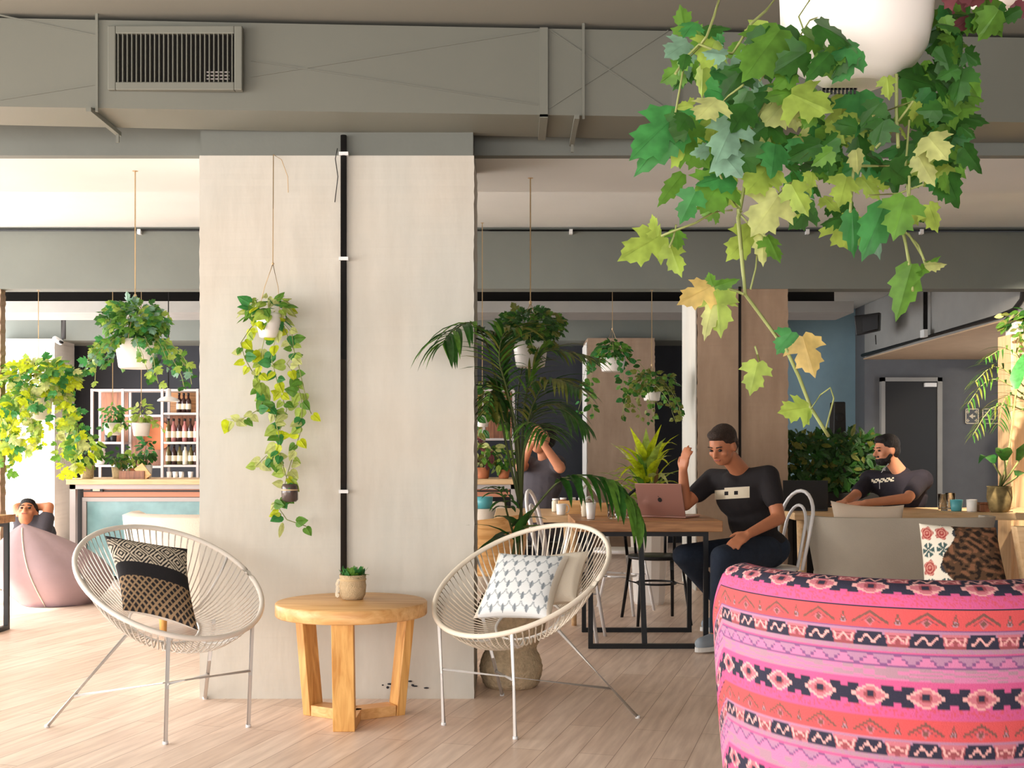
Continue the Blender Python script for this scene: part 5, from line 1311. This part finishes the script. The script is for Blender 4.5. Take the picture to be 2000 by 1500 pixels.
# long table things
z3 = .7565
cup('glass', 'clear tumbler on the long table, left of the teal cup', 'glass', onT(1842, 8.25, z3), .036, .12, M['glass'], taper=.9)
cup('glass', 'clear tumbler just right of and behind the first on the long table', 'glass', onT(1856, 8.45, z3), .036, .12, M['glass'], taper=.9)
cup('cup', 'teal glazed cup on the long table right of the bearded man', 'cup', onT(1868, 8.2, z3), .045, .08, M['teal'], taper=.8)
cup('cup', 'white cup on the long table between the teal cup and the dark box', 'cup', onT(1898, 8.1, z3), .036, .085, M['ceramic'], taper=.95)
t = thing('box', 'small dark brown box on the long table beside the white cup', 'box', tuple(onT(1920, 8.1, z3)))
c = onT(1920, 8.1, z3); MB().box((c.x-.035, c.y-.03, c.z), (c.x+.035, c.y+.03, c.z+.05)).build('body', M['brownwood'], t, bevel=.004); MB().box((c.x-.036, c.y-.031, c.z+.051), (c.x+.036, c.y+.031, c.z+.066)).build('lid', M['brownwood'], t, bevel=.003)
t = thing('loudspeaker', 'slim black floor loudspeaker standing before the blue wall', 'speaker', (P(1636, 800, 11.2).x, 11.2, 0))
c = V((P(1636, 800, 11.2).x, 11.2, 0)); MB().hexa([c+V(v) for v in ((-.085, -.1, 0), (.085, -.1, 0), (.085, .1, 0), (-.085, .1, 0), (-.055, -.08, 1.67), (.055, -.08, 1.67), (.055, .08, 1.67), (-.055, .08, 1.67))]).build('cabinet', M['black'], t, bevel=.01)
for z, r in ((1.52, .045), (1.38, .045), (1.22, .03)): MB().lathe([(.0005, 0), (r*.6, .004), (r, 0)], (0, 0, 0), 20).build('driver', M['blackmetal'], t)
for o in t.children:
    if o.name.startswith('driver'):
        k = [x for x in t.children if x.name.startswith('driver')].index(o); o.rotation_euler = (pi/2, 0, 0); o.data.transform(Matrix.Translation(ROOT[t])); o.location = (0, -.092, (1.52, 1.38, 1.22)[k])
# ================================================================== bar
bar = thing('bar_counter', 'long bar with pale wooden top and blue glass front behind the broad pillar', 'bar', (-1.9, 10.0, 0))
BX0, BX1, BY = -3.84, .04, 10.0
MB().box((BX0-.02, BY-.03, .90), (BX1+.02, BY+.75, .945)).build('bar_top', M['lightwood'], bar, bevel=.004)
b = MB(); b.box((BX0, BY, 0), (BX0+.05, BY+.05, .899)); b.box((BX1-.05, BY, 0), (BX1, BY+.05, .899)); b.box((BX0, BY, .86), (BX1, BY+.05, .899)); b.box((BX0+.05, BY+.0, .0), (BX1-.05, BY+.05, .06))
b.build('white_frame', M['shelf'], bar)
MB().box((BX0+.02, BY+.12, .06), (BX1-.02, BY+.7, .899)).build('carcass', M['black'], bar)
MB().box((BX0+.10, BY+.055, .79), (BX1-.06, BY+.11, .859)).build('copper_rail', mat('copper_rail', S(200, 134, 104), .4), bar)
MB().box((BX0+.10, BY+.045, .835), (BX1-.06, BY+.054, .848)).build('dark_slot', M['black'], bar)
gm = mat('blue_glass_panel', S(128, 166, 170), .2, spec=.6, var=.25, scale=5)
b = MB(); b.box((BX0+.13, BY+.06, .10), (-2.2, BY+.09, .75)); b.build('glass_panel', gm, bar)
b = MB(); b.box((-2.1, BY+.06, .10), (-.4, BY+.09, .75)); b.build('glass_panel', gm, bar)
MB().box((-.35, BY+.06, .1), (BX1-.1, BY+.09, .75)).build('side_panel', M['creamfab'], bar)
b = MB(); b.box((BX0+.09, BY+.05, .75), (-.38, BY+.10, .785)); b.box((BX0+.09, BY+.05, .07), (BX0+.125, BY+.10, .749)); b.build('panel_frame', M['shelf'], bar)
MB().box((P(174, 957, BY).x, BY+.03, .835), (P(198, 957, BY).x, BY+.044, .875)).build('label_holder', M['black'], bar)
MB().box((P(179, 957, BY).x, BY+.024, .842), (P(193, 957, BY).x, BY+.029, .868)).build('price_label', M['label'], bar)
t = thing('ice_bin', 'teal tub on the right end of the bar front, below the wooden top', 'tub', (P(948, 985, 9.9).x, 9.8, 0))
a = P(928, 990, 9.8); c = P(962, 970, 9.8)
MB().lathe([(.07, c.z-.10), (.078, c.z), (.07, c.z), (.062, c.z-.09)], ((a.x+c.x)/2, 9.8, 0), 20).build('tub', M['teal'], t)
MB().lathe([(.10, 0), (.10, c.z-.102)], ((a.x+c.x)/2, 9.8, 0), 16, capt=True).build('stand', M['creamfab'], t)

# back counter + shelves
bc = thing('back_counter', 'dark back counter under the bar shelves', 'counter', (-2, 13.0, 0))
MB().box((-4.86, 12.75, 0), (.6, 13.4, .86)).build('carcass', M['darkwall'], bc); MB().box((-4.88, 12.72, .861), (.62, 13.42, .90)).build('counter_top', M['lightwood'], bc)
SY = 12.95
def X(px): return (px-1000)/F*SY
def Zp(py): return CH-(py-HY)/F*SY
def shelfunit(label, posts, boards, backs):
    t = thing('shelf_unit', label, 'shelf', (X(posts[0]), SY, .9))
    for px in posts: MB().box((X(px)-.014, SY-.014, .901), (X(px)+.014, SY+.014, Zp(762)+.014)).build('post', M['shelf'], t); MB().box((X(px)-.014, SY+.24, .901), (X(px)+.014, SY+.268, Zp(762)+.014)).build('post', M['shelf'], t)
    for a, c, py in boards: MB().box((X(a)+.015, SY-.01, Zp(py)-.012), (X(c)-.015, SY+.26, Zp(py)+.012)).build('board', M['shelf'], t)
    for a, c, p0, p1, m in backs: MB().box((X(a)+.02, SY+.236, Zp(p1)+.014), (X(c)-.02, SY+.239, Zp(p0)-.014)).build('back_panel', m, t)
    return t
shelfunit('white steel shelf unit with bottles behind the bar, left of the broad pillar', (180, 240, 317, 386),
          [(180, 240, 762), (240, 317, 762), (317, 386, 762), (180, 240, 865), (240, 317, 812), (317, 386, 808), (317, 386, 865), (180, 240, 910), (240, 317, 912), (317, 386, 910)],
          [(180, 240, 762, 865, M['brownwood']), (240, 317, 812, 912, M['brownwood']), (317, 386, 762, 808, M['oak']), (317, 386, 808, 865, M['brownwood'])])
shelfunit('white steel shelf unit with plants behind the bar, right of the broad pillar', (900, 944, 1003), [(900, 944, 762), (944, 1003, 762), (900, 944, 858), (944, 1003, 858), (944, 1003, 905)], [(900, 944, 762, 858, M['oak']), (944, 1003, 762, 858, M['brownwood'])])
def bottle(label, px, py, m, h=.29, group=None):
    c = V((X(px), SY+.10, Zp(py)+.0135)); t = thing('bottle', label, 'bottle', tuple(c), 0, group)
    MB().lathe([(.026, 0), (.030, .006), (.031, h*.58), (.026, h*.68), (.013, h*.76), (.012, h*.97)], c, 14, capt=True).build('body', m, t)
    MB().lathe([(.0318, h*.18), (.0318, h*.46)], c, 14, capb=False).build('label_band', M['label'], t)
    MB().lathe([(.0145, h*.90), (.0145, h+.004)], c, 10, capt=True).build('cap', M['black'], t)
for k, px in enumerate((324, 334, 345, 356, 367, 378)): bottle(ORD[k]+' bottle of the row on the middle shelf behind the bar', px, 865, (M['bottle3'], M['bottle2'], M['bottle'], M['bottle2'], M['bottle'], M['bottle2'])[k], .26, 'bottles on the middle bar shelf')
for k, px in enumerate((324, 335, 346, 357, 368, 378)): bottle(ORD[k]+' bottle of the row on the lower shelf behind the bar', px, 910, (M['bottle3'], M['bottle'], M['bottle3'], M['label'], M['bottle3'], M['bottle'])[k], .225, 'bottles on the lower bar shelf')
for k, px in enumerate((345, 354, 363)): bottle(('leftmost', 'middle', 'rightmost')[k]+' dark bottle of the three on the top shelf behind the bar', px, 808, M['bottle'], .22, 'bottles on the top bar shelf')
for k, px in enumerate((328, 340, 352, 370)):
    c = V((X(px), SY+.05, .9005)); cup('cup', (ORD[:3]+ORD[-1:])[k]+' small cup of the row at the foot of the bar shelf unit', 'cup', c, .03, .07, M['ceramic'], 'cups under the bar shelves')
for k, px in enumerate((205, 215)):
    c = V((X(px), SY+.1, Zp(865)+.0125)); cup('cup', ('left', 'right')[k]+' dark tumbler of the pair on the left bar shelf', 'cup', c, .04, .09, M['blackmetal'], 'tumblers on the left bar shelf')
c = V((X(190), SY+.1, Zp(910)+.0125)); jarv('jar', 'white storage jar on the lowest left bar shelf', 'jar', c, [(.05, 0), (.055, .01), (.055, .15), (.045, .17)], M['ceramic'], (.05, .171, .19))
# copper tray leaning in middle cell
t = thing('tray', 'round copper tray standing in the middle cell of the bar shelf unit', 'tray', (X(298), SY+.2, Zp(850)))
o = MB().lathe([(.0005, 0), (.16, 0), (.165, .012)], (X(298), SY+.2, Zp(850)), 32).build('disc', M['terracotta'], t)
o.data.transform(Matrix.Rotation(pi/2, 4, 'X')); o.location = (0, 0, .0)
# potted plants on bar and shelves
def potplant(label, px, z, d, r, h, m, keys, kind, size, rad, n, seed, group=None, up=1.0):
    rr = random.Random(seed); c = V(((px-1000)/F*d, d, z)); t = thing('potted_plant', label, 'plant', tuple(c), 0, group)
    MB().lathe([(r*.7, 0), (r*.8, .005), (r, h), (r*.88, h), (r*.85, h-.02)], c, 20).build('pot', m, t)
    MB().lathe([(.0005, h-.015), (r*.88, h-.015)], c, 16, capb=False).build('soil', M['soil'], t)
    b = MB(); g = MB(); cc = c+V((0, 0, h+rad[2]*up)); spray(b, cc, rad, n, kind, size, keys, rr, zmin=c.z+h)
    for k in range(5): a = rr.uniform(0, 6.28); g.tube([c+V((0, 0, h-.01)), cc+V((rad[0]*.5*math.cos(a), rad[1]*.5*math.sin(a), 0))], .004, 5)
    g.build('stems', M['stem'], t); b.build('foliage', fmats(keys), t)
bz = .9455
potplant('leafy plant in a wicker pot on the left end of the bar', 170, bz, 10.35, .065, .12, M['wicker'], 'GLCD', 'oval', .08, (.12, .12, .14), 75, 31)
potplant('small spiky plant in a pale wicker pot on the bar, second from the left', 229, bz, 10.35, .05, .10, M['burlap'], 'DOG', 'oval', .06, (.08, .08, .08), 50, 32)
potplant('green plant behind the slanted board on the bar', 262, bz, 10.45, .06, .09, M['terracotta'], 'GDL', 'oval', .06, (.07, .07, .10), 45, 33)
potplant('dark plant in a white pot on the bar left of the bottles', 287, bz, 10.55, .05, .12, M['ceramic'], 'DKE', 'oval', .06, (.06, .06, .13), 60, 34)
crate('low wooden crate on the bar below the plants', V((P(262, 0, 10.2).x, 10.2, bz)), .22, .14, .07, M['brownwood'])
t = thing('chopping_board', 'slanted wooden board on the bar beside the crate', 'board', (P(285, 0, 10.2).x, 10.15, bz))
a, c = P(288, 934, 10.15), P(270, 910, 10.15); a.z = bz+.008; MB().bar(a, c, .09, .012, V((0, 1, 0))).build('board', M['pinetop'], t, bevel=.003)
potplant('yellow-green plant in a terracotta pot on the bar, right of the broad pillar', 944, bz, 10.3, .06, .10, M['terracotta'], 'OYGR', 'oval', .08, (.15, .12, .13), 90, 35)
potplant('trailing plant at the right end of the bar beside the shelf post', 984, bz, 10.3, .055, .08, M['terracotta'], 'GLD', 'oval', .07, (.12, .1, .10), 80, 36)
# pendant lamp
t = thing('pendant_lamp', 'small white enamel pendant lamp hanging before the bottle shelves', 'lamp', tuple(P(329, 768, 10.6)))
c = P(329, 784, 10.6)
MB().lathe([(.10, 0), (.098, .012), (.075, .03), (.03, .045), (.025, .05), (.022, .11), (.006, .12)], c, 28, capb=False).build('lamp_shade', M['white'], t)
MB().tube([c+V((0, 0, .115)), V((c.x, c.y, CZ))], .005, 6).build('cord', M['blackmetal'], t)
